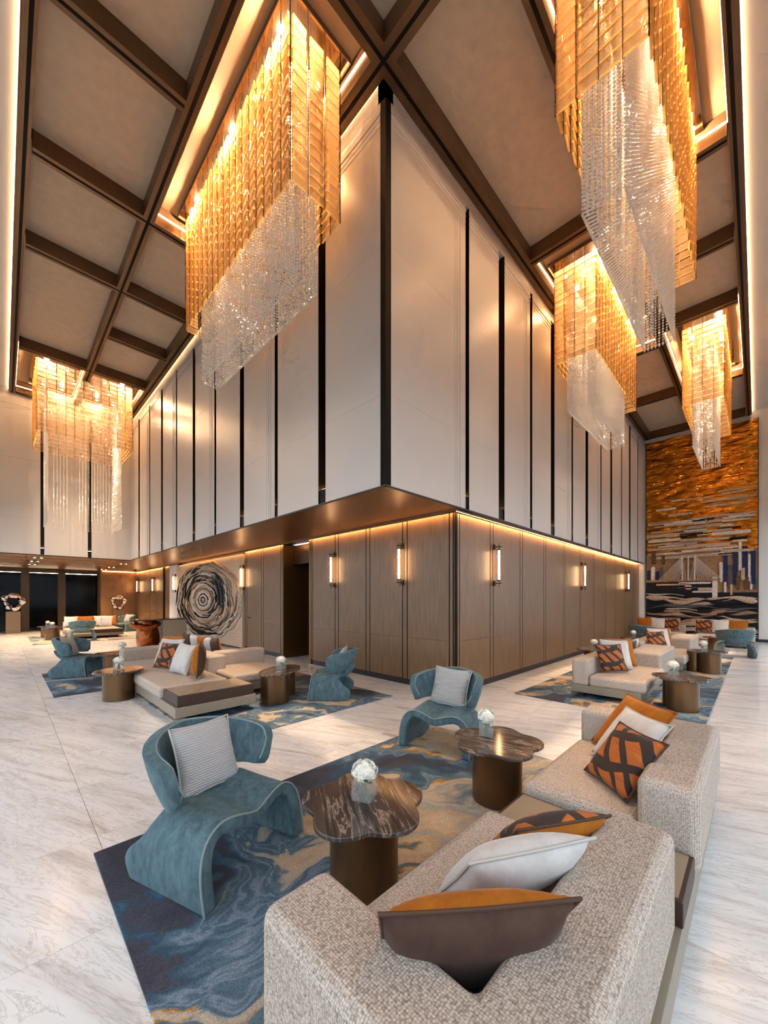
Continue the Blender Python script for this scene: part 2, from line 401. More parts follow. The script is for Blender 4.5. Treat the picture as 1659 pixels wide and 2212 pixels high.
# ------------------------------------------------------------------ floor
WX, WY = 5.25, 3.55            # oak clad walls (planes x = WX, y = WY)
UX, UY = 3.47, 3.40            # white upper walls
ZS = 3.03                      # soffit
ZB = 8.26                      # underside of the ceiling beams
ZC = 8.53                      # coffer panels
EX, EY = 19.2, 17.22           # end walls
GY = 24.8                      # glass wall
fl = MB(); fl.box(-1.8, 19.6, -1.8, WY + .1, -.2, -.021); fl.box(-1.8, WX + 1.6, WY + .1, 26.6, -.2, -.021)
floor = fl.build('floor', 'joint_grey'); floor['kind'] = 'structure'
T = .9
cand = []
i = 0
xs = [-2.25 + T * k for k in range(25)]; ys = [-2.25 + T * k for k in range(32)]
for x in xs:
    for y in ys:
        cx, cy = x + T / 2, y + T / 2
        if x > 19.3 or y > 25.5: continue
        if cy > WY + .35 and cx > WX + 1.3: continue
        dep = cx * math.cos(R(TH)) + cy * math.sin(R(TH)); lat = cx * math.sin(R(TH)) - cy * math.cos(R(TH))
        vis = dep > .4 and abs(lat) < dep * 1.03 + .9
        cand.append((not vis, dep, x, y))
cand.sort()
rest = MB()
G = .0015
for k, (nv, dep, x, y) in enumerate(cand):
    if k < 300 and not nv: shared_box('floor_tile', 'marble_floor', x + G, x + T - G, y + G, y + T - G, -.02, 0, floor)
    else: rest.box(x + G, x + T - G, y + G, y + T - G, -.02, 0)
o = rest.build('floor_tiles_remaining', 'marble_floor', floor); o['kind'] = 'stuff'

# ------------------------------------------------------------------ lower oak walls
def oak_wall(name, axis, plane, cuts, skip=(), joint=.87, depth=.05):
    """panels on a plane; cuts = groove centres along the wall; axis 'x' plane x=const runs along y, 'y' plane y=const runs along x"""
    w = struct(name)
    def bx(nm, mat, a0, a1, d0, d1, z0, z1):
        if axis == 'x': return shared_box(nm, mat, plane + d0, plane + d1, a0, a1, z0, z1, w)
        return shared_box(nm, mat, a0, a1, plane + d0, plane + d1, z0, z1, w)
    for k in range(len(cuts) - 1):
        if k in skip: continue
        a0, a1 = cuts[k] + .07, cuts[k + 1] - .07
        bx('wood_panel', 'oak_veneer', a0, a1, 0, depth, joint + .002, ZS - .02)
        bx('wood_panel', 'oak_veneer', a0, a1, 0, depth, .11, joint - .002)
    for k, c in enumerate(cuts):
        bx('joint_strip', 'groove_black', c - .07, c + .07, .006, depth, .11, ZS - .02)
        bx('trim_strip', 'oak_veneer', c - .047, c + .047, .0, .006, .11, ZS - .02)
    return w
cL = [3.63 - .06] + [4.65, 5.655, 6.675, 7.60]
wl = oak_wall('wall_left', 'x', WX, [3.60, 4.65, 5.655, 6.675, 7.66])
c2 = oak_wall('wall_left', 'x', WX, [9.03, 10.09, 11.12])
c2.name = 'wall_left_door_bay'
wr = oak_wall('wall_right', 'y', WY, [5.33] + [6.465 + 1.245 * k for k in range(11)])
back = MB()
back.box(WX + .05, WX + .4, WY + .05, 7.72, 0, ZS); back.box(WX + .05, WX + .4, 8.98, 26, 0, ZS)
back.box(WX + .05, 19.0, WY + .05, WY + .4, 0, ZS)
o = back.build('wall_core', 'groove_black'); o['kind'] = 'structure'
pb = MB(); pb.box(WX + .012, WX + .06, WY + .012, 7.72, 0, .11); pb.box(WX + .012, WX + .06, 9.0, 11.1, 0, .11)
o = pb.build('baseboard_left', 'plinth_black'); o['kind'] = 'structure'
o = box('baseboard_right', 'plinth_black', WX + .012, 18.9, WY + .012, WY + .06, 0, .11, kind='structure')
# corner post
o = box('trim_1', 'oak_veneer', WX, WX + .045, WY, WY + .045, .11, ZS - .02, kind='structure')
# narrow concealed door in the left wall: lever handle
dh = MB(); dh.cyl((0, 0), .022, 0, .02, 14); dh.box(-.012, .012, -.11, .012, .02, .04)
hd = dh.build('door_handle', 'steel_dark', c2, (WX, 10.93, 1.0)); hd.rotation_euler = (0, R(-90), 0)
# light slot where the walls meet the soffit
ss = struct('trim_2')
box('light_strip', 'strip_led', WX - .085, WX - .06, WY - .06, 17.1, ZS - .022, ZS - .006, ss)
box('light_strip', 'strip_led', WX - .085, WX - .06, 19.0, 24.6, ZS - .022, ZS - .006, ss)
box('light_strip', 'strip_led', WX - .06, 18.7, WY - .085, WY - .06, ZS - .022, ZS - .006, ss)
box('strip_lip', 'soffit_bronze', WX - .108, WX - .102, WY - .102, 24.6, ZS - .034, ZS, ss)  # added lip, hides the bare strip so only its glow shows
box('strip_lip', 'soffit_bronze', WX - .108, 18.7, WY - .108, WY - .102, ZS - .034, ZS, ss)
# lift lobby opening
lo = struct('door_1')
box('jamb', 'brass_frame', WX - .012, WX + 1.3, 7.66, 7.74, 0, ZS - .03, lo)
box('jamb', 'brass_frame', WX - .012, WX + 1.3, 8.93, 9.0, 0, ZS - .03, lo)
box('lift_lintel', 'bronze_dark', WX + .3, WX + 1.3, 7.74, 8.93, 2.5, ZS - .03, lo)
box('door_leaf', 'mirror_bronze', WX + .9, WX + .94, 7.8, 8.36, 0.02, 2.5, lo)
box('door_leaf', 'mirror_bronze', WX + .9, WX + .94, 8.4, 8.93, 0.02, 2.5, lo)
box('back_panel', 'bronze_dark', WX + 1.3, WX + 1.35, 7.6, 9.05, 0, ZS, lo)

# soffit below the upper storey
so = MB()
so.box(UX, WX + .3, UY, 26.5, ZS, ZS + .03); so.box(WX, 19.1, UY, WY + .3, ZS, ZS + .03); so.box(-1.8, UX, EY, 26.5, ZS, ZS + .03)
sof = so.build('ceiling_soffit', 'soffit_bronze'); sof['kind'] = 'structure'
ed = MB(); ed.box(UX - .008, UX, UY - .008, EY, ZS - .004, ZS + .02); ed.box(UX - .008, 19.1, UY - .008, UY, ZS - .004, ZS + .02); ed.box(-1.8, UX, EY - .008, EY, ZS - .004, ZS + .02)
o = ed.build('soffit_edge', 'plinth_black', sof)
for yy in (18.4, 19.9, 21.4, 22.9):
    box('soffit_groove', 'groove_black', -1.8, UX + .3, yy, yy + .03, ZS - .003, ZS, sof)

# ------------------------------------------------------------------ white upper walls
def moulded_panel(w, axis, plane, a0, a1, z0, z1, top, side):
    """one white slab with stepped moulding along its head and one flank"""
    b = MB()
    def bx(p0, p1, d0, d1, q0, q1):
        if axis == 'x': b.box(plane + d0, plane + d1, p0, p1, q0, q1)
        else: b.box(p0, p1, plane + d0, plane + d1, q0, q1)
    bx(a0, a1, 0, .07, z0, z1)
    if top:
        for q, (t, h) in enumerate(((.012, .035), (.008, .03), (.005, .02))):
            bx(a0 + .0, a1, -t, 0, z1 - .16 - q * .075, z1 - .16 - q * .075 + h)
    if side:
        for q, (t, h) in enumerate(((.008, .03), (.006, .025), (.004, .02))):
            s_ = (a1 - .17 - q * .07) if side > 0 else (a0 + .17 + q * .07 - h)
            bx(s_, s_ + h, -t, 0, z0, z1 - (.16 + .15 if top else 0))
    return b.build('panel', 'white_panel', w)
def upper_wall(name, axis, plane, gaps, sgn, zj=(4.25, 6.18), z0=ZS + .03, z1=8.06, up_mat='uplight'):
    w = struct(name)
    for k in range(len(gaps) - 1):
        a0, a1 = gaps[k][1], gaps[k + 1][0]
        zz = [z0] + list(zj) + [z1]
        for q in range(3):
            moulded_panel(w, axis, plane, a0, a1, zz[q] + (.002 if q else 0), zz[q + 1], q == 2, sgn if k % 2 == 0 and not (axis == 'x' and k == 0) else 0)
    lo_, hi_ = gaps[0][0], gaps[-1][1]
    def bx(nm, mat, p0, p1, d0, d1, q0, q1):
        if axis == 'x': return box(nm, mat, plane + d0, plane + d1, p0, p1, q0, q1, w)
        return box(nm, mat, p0, p1, plane + d0, plane + d1, q0, q1, w)
    bx('recess_back', 'recess_dark', lo_ + .1, hi_, .13, .16, z0 - .02, z1)
    bx('frieze', 'white_panel', lo_ + .02, hi_, .02, .16, z1 + .004, ZB + .3)
    for g in gaps[1:-1]:
        if g[1] - g[0] < .02: continue
        c = (g[0] + g[1]) / 2; hw = (g[1] - g[0]) / 2 - .006
        bx('recess_side', 'bronze_dark', g[0] - .001, g[0] + .004, .004, .13, z0, z1)
        bx('recess_side', 'bronze_dark', g[1] - .004, g[1] + .001, .004, .13, z0, z1)
        bx('uplight_box', 'steel_dark', c - hw, c + hw, .02, .12, z0, z0 + .22)
        bx('uplight_lens', up_mat, c - hw * .8, c + hw * .8, .05, .11, z0 + .22, z0 + .235)
    return w
gl = [(UY, UY + .10)]
for k in range(1, 10):
    c = UY + .0 + (EY - UY) / 10 * k; wdt = .095 if k % 2 else .055
    gl.append((c - wdt, c + wdt))
gl.append((EY, EY))
wul = upper_wall('wall_upper_left', 'x', UX, gl, -1)
gr = [(UX, UX + .10), (5.334, 5.449)]
for k in range(10):
    c = [6.567, 7.86, 9.04, 10.35, 11.52, 12.86, 14.0, 15.33, 16.52, 17.85][k]; wdt = .115 if k % 2 == 0 else .058
    gr.append((c - wdt, c + wdt))
gr.append((EX, EX))
wur = upper_wall('wall_upper_right', 'y', UY, gr, 1)
we = upper_wall('wall_end_left', 'y', EY, [(-1.75, -1.75), (-.36, -.26), (.91, 1.01), (2.18, 2.29), (UX, UX)], 1, up_mat='tube_led')
core = MB(); core.box(UX + .16, 19.3, UY + .16, UY + .3, ZS + .03, 9); core.box(UX + .16, UX + .3, UY + .16, EY, ZS + .03, 9); core.box(-1.8, UX, EY + .16, EY + .3, ZS + .03, 9)
o = core.build('wall_upper_core', 'recess_dark'); o['kind'] = 'structure'
o = box('trim_6', 'groove_black', UX + .004, UX + .104, UY + .004, UY + .104, ZS + .035, 8.06, kind='structure')
# light slot between frieze and edge beam
fs = struct('trim_3')
box('light_strip', 'frieze_led', UX - .008, UX + .008, UY, EY, ZB + .17, ZB + .18, fs)
box('light_strip', 'frieze_led', UX, EX, UY - .008, UY + .008, ZB + .17, ZB + .18, fs)

# ------------------------------------------------------------------ ceiling
ce = MB(); ce.box(.172, UX + .1, .172, EY + .1, ZC + .15, ZC + .3); ce.box(UX + .1, EX + .1, .172, UY + .1, ZC + .15, ZC + .3)
ceil = ce.build('ceiling', 'groove_black'); ceil['kind'] = 'structure'
def beam(x0, x1, y0, y1):
    along_x = (x1 - x0) > (y1 - y0)
    dz = 0 if along_x else .0015
    o = box('beam', 'bronze_beam', x0, x1, y0, y1, ZB + dz, ZC + .16, ceil)
    if along_x: box('beam_groove', 'groove_black', x0, x1, (y0 + y1) / 2 - .022, (y0 + y1) / 2 + .022, ZB - .002, ZB + .01, o)
    else: box('beam_groove', 'groove_black', (x0 + x1) / 2 - .022, (x0 + x1) / 2 + .022, y0, y1, ZB - .0008, ZB + .01, o)
    return o
HW = .085
XL, XM, XW = .235, 1.82, 3.33
YL, YM, YW = .235, 1.79, 3.30
def bx_(c, y0, y1, hw=HW): beam(c - hw, c + hw, y0, y1)
def by_(c, x0, x1, hw=HW): beam(x0, x1, c - hw, c + hw)
bx_(XL, .175, EY, .06); bx_(XM, YL, EY); bx_(XW, YL, EY, .11)
by_(YL, XL, EX, .06); by_(YM, XM + HW, EX); by_(YW, XL + .08, EX, .11)
for y, a, b in ((5.53, XL, XM), (7.70, XL, XW), (9.85, XL, XW), (11.82, XM, XW), (13.97, XL, XW), (EY - .12, XL, XW)): by_(y, a + .08, b - .08)
for x, a, b in ((7.42, YL, YW), (9.57, YL, YM), (11.62, YL, YM), (12.25, YM, YW), (15.57, YL, YW), (EX - .12, YL, YW)): bx_(x, a + .08, b - .08)
CH = []     # chandelier coffers
def coffer(x0, x1, y0, y1, lit=False):
    if lit:
        box('coffer_panel', 'cove_white', x0, x1, y0, y1, ZC + .10, ZC + .13, ceil)
        e = .018; z0, z1 = ZC - .095, ZC - .07
        for a in ((x0, x0 + e, y0, y1), (x1 - e, x1, y0, y1), (x0, x1, y0, y0 + e), (x0, x1, y1 - e, y1)):
            box('light_strip', 'cove_led', a[0], a[1], a[2], a[3], z0, z1, ceil)
    else:
        shared_box('coffer_panel', 'coffer_fabric', x0, x1, y0, y1, ZC, ZC + .03, ceil)
xa, xb = XL + .06, XM - HW; xc, xd = XM + HW, XW - .11
ya, yb = YL + .06, YM - HW; yc, yd = YM + HW, YW - .11
def cols(ys, x0, x1, lit=()):
    for k in range(len(ys) - 1): coffer(x0, x1, ys[k] + HW, ys[k + 1] - HW, k in lit)
cols([YW + .02, 5.53, 7.70, 9.85, 13.97, EY - .12], xa, xb, lit=(4,))
cols([YW + .02, 7.70, 9.85, 11.82, 13.97, EY - .12], xc, xd, lit=(0, 4))
def rows(xs_, y0, y1, lit=()):
    for k in range(len(xs_) - 1): coffer(xs_[k] + HW, xs_[k + 1] - HW, y0, y1, k in lit)
rows([XW + .02, 7.42, 9.57, 11.62, 15.57, EX - .12], ya, yb, lit=(0, 3))
rows([XW + .02, 7.42, 12.25, 15.57, EX - .12], yc, yd, lit=(1,))
coffer(xa, xb, ya, YW - .11); coffer(xc, xd, yc, yd); coffer(xc, xd, ya, yb)
# plain perimeter ceiling with its own light line
pc = MB(); pc.box(-1.8, .17, -1.8, EY + .1, ZB + .14, ZB + .3); pc.box(.17, EX + .2, -1.8, .17, ZB + .14, ZB + .3)
o = pc.build('ceiling_perimeter', 'white_paint'); o['kind'] = 'structure'
et = struct('trim_4')
for k, q in enumerate((.174, .160)):
    box('edge_moulding', 'bronze_beam', q - .016, q, q - .016, EY, ZB + .0 + .05 * k, ZB + .04 + .05 * k, et)
    box('edge_moulding', 'bronze_beam', q, EX, q - .016, q, ZB + .0 + .05 * k, ZB + .04 + .05 * k, et)
box('light_strip', 'edge_led', .127, .142, .127, EY, ZB + .10, ZB + .115, et)
box('light_strip', 'edge_led', .142, EX, .127, .142, ZB + .10, ZB + .115, et)

# ------------------------------------------------------------------ outer window walls and ground outside
def window_wall(name, axis):
    w = struct(name); fr = MB(); L = 25 if axis == 'x' else 20.6
    n = int(L / 1.6)
    for k in range(n + 1):
        a = -1.8 + L / n * k
        if axis == 'x': fr.box(-1.84, -1.74, a - .04, a + .04, 0, 8.4)
        else: fr.box(a - .04, a + .04, -1.84, -1.74, 0, 8.4)
    for z in (.05, 2.6, 4.6):
        if axis == 'x': fr.box(-1.83, -1.75, -1.8, -1.8 + L, z - .05, z + .05)
        else: fr.box(-1.8, -1.8 + L, -1.83, -1.75, z - .05, z + .05)
    if axis == 'x': fr.box(-1.9, -1.7, -1.8, -1.8 + L, 4.6, 9)
    else: fr.box(-1.8, -1.8 + L, -1.9, -1.7, 4.6, 9)
    fr.mi[-6:] = [1] * 6
    fr.build('frame', ['bronze_trim', 'white_paint'], w)
    for k in range(n):
        a = -1.8 + L / n * k + .04; b = a + L / n - .08
        if axis == 'x': shared_box('pane', 'window_glass', -1.79, -1.785, a, b, .1, 4.55, w)
        else: shared_box('pane', 'window_glass', a, b, -1.79, -1.785, .1, 4.55, w)
window_wall('window_1', 'x'); window_wall('window_2', 'y')
g = MB(); g.box(-60, -1.9, -60, 60, -.3, -.2); g.box(-1.9, 60, -60, -1.9, -.3, -.2)
o = g.build('ground', 'ground_grey'); o['kind'] = 'structure'

# ------------------------------------------------------------------ end wall with mural
wm = MB(); wm.box(EX + .06, EX + .3, -1.8, UY + .2, 0, 9); wm.box(18.86, EX + .06, 3.40, WY + .3, 0, ZS)
o = wm.build('wall_end_right', 'white_paint'); o['kind'] = 'structure'
o = box('baseboard_end', 'plinth_black', EX + .04, EX + .06, -1.8, 0, 0, .1, kind='structure')
M = thing('wall_mural', 'huge wall mural of gold sky, bridge, towers and woven waves on the end wall', 'mural', (EX, 1.67, 0))
def mb(name, mat, v0, v1, z0, z1, d=.03, rnd=False):
    """v runs left to right as seen (0..1 over the mural width), at depth d in front of the backing"""
    y0 = 1.675 - v1 * 3.35; y1 = 1.675 - v0 * 3.35
    b = MB()
    if rnd:
        h = (z1 - z0) / 2; w = (y1 - y0) / 2; r_ = min(h, w) ; pts = []
        for q in range(16):
            a = 2 * PI * q / 16; pts.append(((y0 + y1) / 2 + math.copysign(max(w - r_, 0), math.cos(a)) + r_ * math.cos(a), (z0 + z1) / 2 + math.copysign(max(h - r_, 0), math.sin(a)) + r_ * math.sin(a)))
        n = len(pts)
        b.add([(-d, p[0], p[1]) for p in pts] + [(0, p[0], p[1]) for p in pts], [tuple(range(n - 1, -1, -1))] + [((i + 1) % n, i, n + i, n + (i + 1) % n) for i in range(n)])
    else: b.box(-d, 0, y0, y1, z0, z1)
    return b.build(name, mat, M)
bk = MB()
ny, nz = 40, 120
rows_ = []
for iz in range(nz + 1):
    z = 3.4 + iz / nz * 4.7
    rows_.append([(.05 * mnoise.noise((iy * .16, z * 5.5, 1.3)) + .025 * mnoise.noise((iy * .35, z * 13, 7.7)), -1.675 + 3.35 * iy / ny, z) for iy in range(ny + 1)])
bk.grid(rows_, flip=True)
bk.build('gold_panel', 'hammered_gold', M, smooth=True)
b = MB(); b.box(.045, .06, -1.675, 1.675, 0, 8.1); b.build('backing_panel', 'bronze_dark', M)
b = MB(); b.box(0, .045, -1.675, 1.675, .02, 3.42); b.build('weave_panel', 'yarn_tan', M)
rnd = random.Random(3)
def cloud(v0, v1, z, h, mat='yarn_cream', d=.05): mb('cloud_bar', mat, v0, v1, z, z + h, d, True)
for (v0, v1, z, h) in [(.02, .28, 4.62, .10), (.18, .58, 4.50, .2), (.4, .64, 5.46, .06), (.1, .3, 5.18, .08), (.25, .4, 5.5, .05), (.68, .99, 5.62, .05), (.7, .9, 5.5, .07), (.52, .99, 5.28, .1),
        (.58, .92, 5.08, .08), (.22, .46, 4.9, .09), (.05, .36, 4.28, .07), (.45, .99, 4.68, .07), (.55, .9, 4.5, .05), (.4, .72, 4.32, .12), (.0, .42, 4.1, .1), (.3, .8, 4.12, .09), (.62, .95, 3.98, .12),
        (.02, .35, 3.9, .1), (.2, .5, 3.72, .12), (.5, .8, 3.82, .06), (.02, .5, 3.55, .1), (.4, .78, 3.58, .12), (.02, .3, 3.36, .1), (.35, .72, 3.4, .1), (.1, .5, 3.18, .12), (.5, .8, 3.2, .1), (.7, .97, 3.3, .1)]:
    cloud(v0, v1, z, h, 'yarn_white' if rnd.random() < .45 else 'yarn_cream', rnd.uniform(.03, .07))
for k in range(54):
    v = rnd.uniform(0, .8); z = rnd.uniform(3.2, 4.8); cloud(v, v + rnd.uniform(.1, .3), z, rnd.uniform(.025, .06), rnd.choice(['yarn_white', 'yarn_cream', 'yarn_cream', 'yarn_tan', 'yarn_white', 'yarn_black']), rnd.uniform(.05, .09))
for (v0, v1, z0, z1, mt) in [(.01, .04, 2.3, 2.75, 'yarn_navy'), (.05, .09, 2.3, 2.9, 'yarn_white'), (.06, .1, 3.0, 3.5, 'yarn_brown'), (.1, .13, 2.3, 2.7, 'yarn_navy'), (.14, .17, 2.3, 2.85, 'yarn_grey'), (.16, .19, 2.95, 3.35, 'yarn_brown'),
        (.69, .72, 2.2, 2.95, 'yarn_white'), (.725, .76, 2.0, 3.2, 'yarn_navy'), (.77, .80, 1.9, 2.85, 'yarn_grey'), (.805, .84, 2.1, 3.45, 'yarn_navy'), (.85, .875, 2.6, 3.7, 'yarn_white'), (.88, .92, 2.3, 3.5, 'yarn_navy'),
        (.925, .945, 2.2, 3.2, 'yarn_white'), (.95, .985, 2.1, 3.3, 'yarn_navy'), (.83, .86, 1.9, 2.4, 'yarn_brown'), (.87, .9, 2.25, 2.7, 'yarn_cream'), (.9, .93, 1.9, 2.35, 'yarn_brown'), (.94, .96, 1.9, 2.4, 'yarn_white'), (.97, .99, 1.9, 2.3, 'yarn_grey'),
        (.63, .675, 1.55, 2.4, 'yarn_white'), (.73, .75, 1.8, 2.2, 'yarn_white'), (.78, .8, 1.7, 2.1, 'yarn_cream')]:
    mb('tower_bar', mt, v0, v1, z0, z1, rnd.uniform(.05, .09), rnd.random() < .4)
# bridge
mb('bridge_deck', 'yarn_tan', .0, .7, 2.26, 2.33, .1)
for v in (.36, .415, .475): mb('bridge_pylon', 'yarn_white', v - .006, v + .006, 2.3, 3.28, .11)
for v, sg in ((.36, -1), (.475, 1)):
    for k in range(11):
        b = MB(); y0 = 1.675 - v * 3.35; y1 = 1.675 - (v + sg * (.03 + .02 * k)) * 3.35
        b.tube([(-.11, y0, 3.25 - .05 * (10 - k) * .6), (-.11, y1, 2.32)], .009, 4); b.build('bridge_cable', 'yarn_white', M)
        if k < 3:
            b = MB(); y1 = 1.675 - (v - sg * (.01 + .016 * k)) * 3.35; b.tube([(-.11, y0, 3.2 - .1 * (2 - k)), (-.11, y1, 2.32)], .006, 4); b.build('bridge_cable', 'yarn_white', M)
# water and waves
mb('water_field', 'yarn_black', .0, .66, 1.75, 2.22, .05); mb('water_field', 'yarn_black', .0, 1, .02, 1.8, .04)
for (v0, v1, z, h, mt) in [(.1, .4, 2.1, .07, 'yarn_cream'), (.32, .62, 2.14, .08, 'yarn_white'), (.38, .45, 1.92, .2, 'yarn_cream'), (.5, .64, 1.88, .12, 'yarn_cream'), (.45, .66, 1.8, .07, 'yarn_white'), (.3, .5, 1.98, .05, 'yarn_grey')]:
    mb('cloud_bar', mt, v0, v1, z, z + h, .07, True)
def wave(z, amp, ph, thick, mat, v0=0, v1=1, d=.09, f=1.0):
    b = MB(); n = 40; top = []; bot = []
    for k in range(n + 1):
        t = k / n; v = v0 + (v1 - v0) * t; e = math.sin(PI * t) ** .6
        zc = z + amp * math.sin(ph + f * 6.0 * v) + .035 * math.sin(ph * 3 + 17 * v)
        hh = thick * e * (.55 + .45 * math.sin(ph * 2 + 9 * v)) + .01
        y = 1.675 - v * 3.35
        top.append((y, zc + hh)); bot.append((y, max(.02, zc - hh)))
    rr = [[(-d, y, z_) for y, z_ in top], [(-d - .03, (a[0] + c[0]) / 2, (a[1] + c[1]) / 2) for a, c in zip(top, bot)], [(-d, y, z_) for y, z_ in bot], [(0, y, z_) for y, z_ in bot]]
    rr.insert(0, [(0, y, z_) for y, z_ in top])
    b.grid(rr); b.build('wave_band', mat, M, smooth=True)
wl_ = [('yarn_black', 1.62, .12, .16), ('yarn_cream', 1.5, .09, .1), ('yarn_black', 1.36, .1, .12), ('yarn_grey', 1.22, .05, .1), ('yarn_black', 1.08, .1, .15), ('yarn_tan', .98, .12, .1), ('yarn_cream', .88, .1, .08),
       ('yarn_black', .76, .1, .13), ('yarn_cream', .66, .11, .07), ('yarn_tan', .56, .1, .09), ('yarn_black', .44, .09, .12), ('yarn_cream', .36, .08, .08), ('yarn_white', .28, .08, .03), ('yarn_black', .2, .07, .1), ('yarn_cream', .1, .04, .06)]
for k, (mt, z, a, t) in enumerate(wl_):
    wave(z, a, k * 1.9, t * (1.6 if mt in ('yarn_cream', 'yarn_tan') else .8), mt, 0, 1, .06 + .012 * (k % 5)); 
for (mt, z, v0, v1, t, ph) in [('yarn_cream', 1.58, 0, .42, .2, 1.0), ('yarn_cream', 1.55, .58, 1, .24, 2.2), ('yarn_white', 1.72, 0, .38, .03, 1.0), ('yarn_tan', 1.05, .18, .75, .16, .4), ('yarn_cream', .62, .35, .8, .15, 1.9), ('yarn_white', .55, .45, .75, .04, 2.0), ('yarn_cream', .35, .72, 1, .2, .2), ('yarn_white', 1.15, .2, .5, .03, .3)]:
    wave(z, .05, ph, t, mt, v0, v1, .12, 1.4)
b = MB(); b.box(-.02, .06, -1.7, -1.675, 0, 8.12); b.box(-.02, .06, 1.675, 1.7, 0, 8.12); b.build('frame', 'bronze_dark', M)

# ------------------------------------------------------------------ spiral wall art
A = thing('spiral_wall_relief', 'square woven wall relief with black and white oval rings', 'wall art', (WX, 14.38, 0))
b = MB(); b.box(-.05, .05, -3.1, 3.1, .05, ZS - .08); b.build('backing_panel', 'art_canvas', A, bevel=.01)
rr = random.Random(11)
ring_cols = ['yarn_cream', 'yarn_tan', 'yarn_cream', 'yarn_white', 'yarn_cream', 'yarn_brown', 'yarn_cream', 'yarn_black', 'yarn_white', 'yarn_black', 'yarn_cream', 'yarn_black', 'yarn_cream', 'yarn_black', 'yarn_white', 'yarn_black', 'yarn_grey', 'yarn_black', 'yarn_black', 'yarn_black', 'yarn_white', 'yarn_cream']
for k, mt in enumerate(ring_cols):
    rad = .06 + k * .0615
    for arc in range(3):
        a0 = rr.uniform(0, 2 * PI); sp = rr.uniform(2.2, 4.6) if k > 4 else 2 * PI
        pts = []; rad_l = []
        n = 40
        p1, p2, p3 = rr.uniform(0, 6), rr.uniform(0, 6), rr.uniform(0, 6)
        for q in range(n + 1):
            t = a0 + sp * q / n
            wob = 1 + .045 * math.sin(3 * t + p1) + .03 * math.sin(7 * t + p2) + .012 * math.sin(19 * t + p3)
            r_ = rad * wob + arc * .016
            y = .0 + 2.15 * r_ * math.cos(t); z = 1.52 + 1.03 * r_ * math.sin(t)
            pts.append((-.06 - .012 * arc, max(-3.05, min(3.05, y)), max(.1, min(2.9, z))))
            rad_l.append((.046 if arc == 0 else .03) * (math.sin(PI * min(1, max(0.02, q / n))) ** .3 if k > 4 else 1) * rr.uniform(.8, 1.15))
        b = MB(); b.tube(pts, rad_l, 6)
        b.build('yarn_ring', mt if arc == 0 else rr.choice(['yarn_cream', 'yarn_black', 'yarn_white', 'yarn_tan', mt]), A, smooth=True)
# dark crest at the top of the relief
for k in range(7):
    pts = []; p = rr.uniform(0, 6)
    for q in range(20):
        t = R(65 - 4 * k) + q / 19 * R(-95 + 6 * k)
        r_ = 1.0 + .05 * k - .18
        pts.append((-.09, -(.1 + 1.95 * r_ * math.cos(t)) * .9 + .15, 1.62 + .98 * r_ * math.sin(t) + .02 * math.sin(7 * t + p)))
    b = MB(); b.tube(pts, [.042 * math.sin(PI * (q + .6) / 20.2) ** .5 for q in range(20)], 6); b.build('yarn_ring', 'yarn_black' if k % 3 else 'yarn_grey', A, smooth=True)
# plain white pier and gloss panels further along the wall
pr = MB(); pr.box(WX - .03, WX + .05, 17.52, 18.55, 0, ZS - .02)
o = pr.build('wall_pier', 'white_paint'); o['kind'] = 'structure'
oak_wall('wall_left_far', 'x', WX, [18.62, 19.4, 20.6, 21.7, 22.8, 23.9, 24.75]).location = (0, 0, 0)
o = box('trim_5', 'groove_black', WX - .04, WX + .05, 19.3, 19.5, 0, ZS - .02, kind='structure')

# ------------------------------------------------------------------ wall sconces
def sconce(label, loc, rz):
    t = thing('wall_sconce', label, 'wall lamp', loc, rz, 'brass tube wall sconces')
    # local: wall plane y = 0, projects towards -y
    b = MB(); b.box(-.03, .03, -.012, 0, -.36, .36); b.build('back_plate', 'bronze_trim', t, bevel=.003)
    for s in (-1, 1):
        b = MB(); b.box(-.028, .028, -.05, -.012, s * .34 - .05, s * .34 + .05); b.tube([(0, -.05, s * .34), (0, -.17, s * .34)], .008, 8)
        b.tube([(-.06, -.12, s * .34), (.06, -.12, s * .34)], .008, 8); b.tube([(0, -.12, s * .27), (0, -.12, s * .41)], .007, 8)
        b.build('bracket', 'bronze_dark', t)
        b = MB(); b.cyl((0, -.12), .036, s * .285 - .012, s * .285 + .012, 16); b.build('end_cap', 'bronze_dark', t)
    b = MB(); b.cyl((0, -.12), .019, -.272, .272, 12); b.build('glowing_tube', 'tube_led', t, smooth=False)
    for z in (-.15, .15):
        b = MB()
        for dz in (-.02, .02): b.tube([(.04 * math.cos(2 * PI * k / 16), -.12 + .04 * math.sin(2 * PI * k / 16), z + dz) for k in range(16)], .005, 5, True)
        b.build('glass_ring', 'clear_glass', t)
    return t
for y, lb in ((4.69, 'slim glowing tube sconce on oak panels nearest the outer corner, left flank'), (6.73, 'slim glowing tube sconce on oak panels just right of the lift opening'), (11.24, 'glowing tube sconce between the spiral relief and the narrow door'),
              (17.62, 'glowing tube sconce at the far edge of the spiral relief by white pier'), (20.9, 'small glowing tube sconce on far glossy panels, nearer the white pier'), (23.9, 'small glowing tube sconce on far glossy panels, deepest in the lobby')):
    sconce(lb, (WX - (.0 if y != 17.62 else .03), y, 2.22), R(-90))
for x, lb in ((6.52, 'glowing tube sconce on the right oak wall, nearest the outer corner'), (11.47, 'glowing tube sconce midway along the right oak wall'), (16.5, 'glowing tube sconce on the right oak wall, nearest the mural')):
    sconce(lb, (x, WY, 2.21), 0)

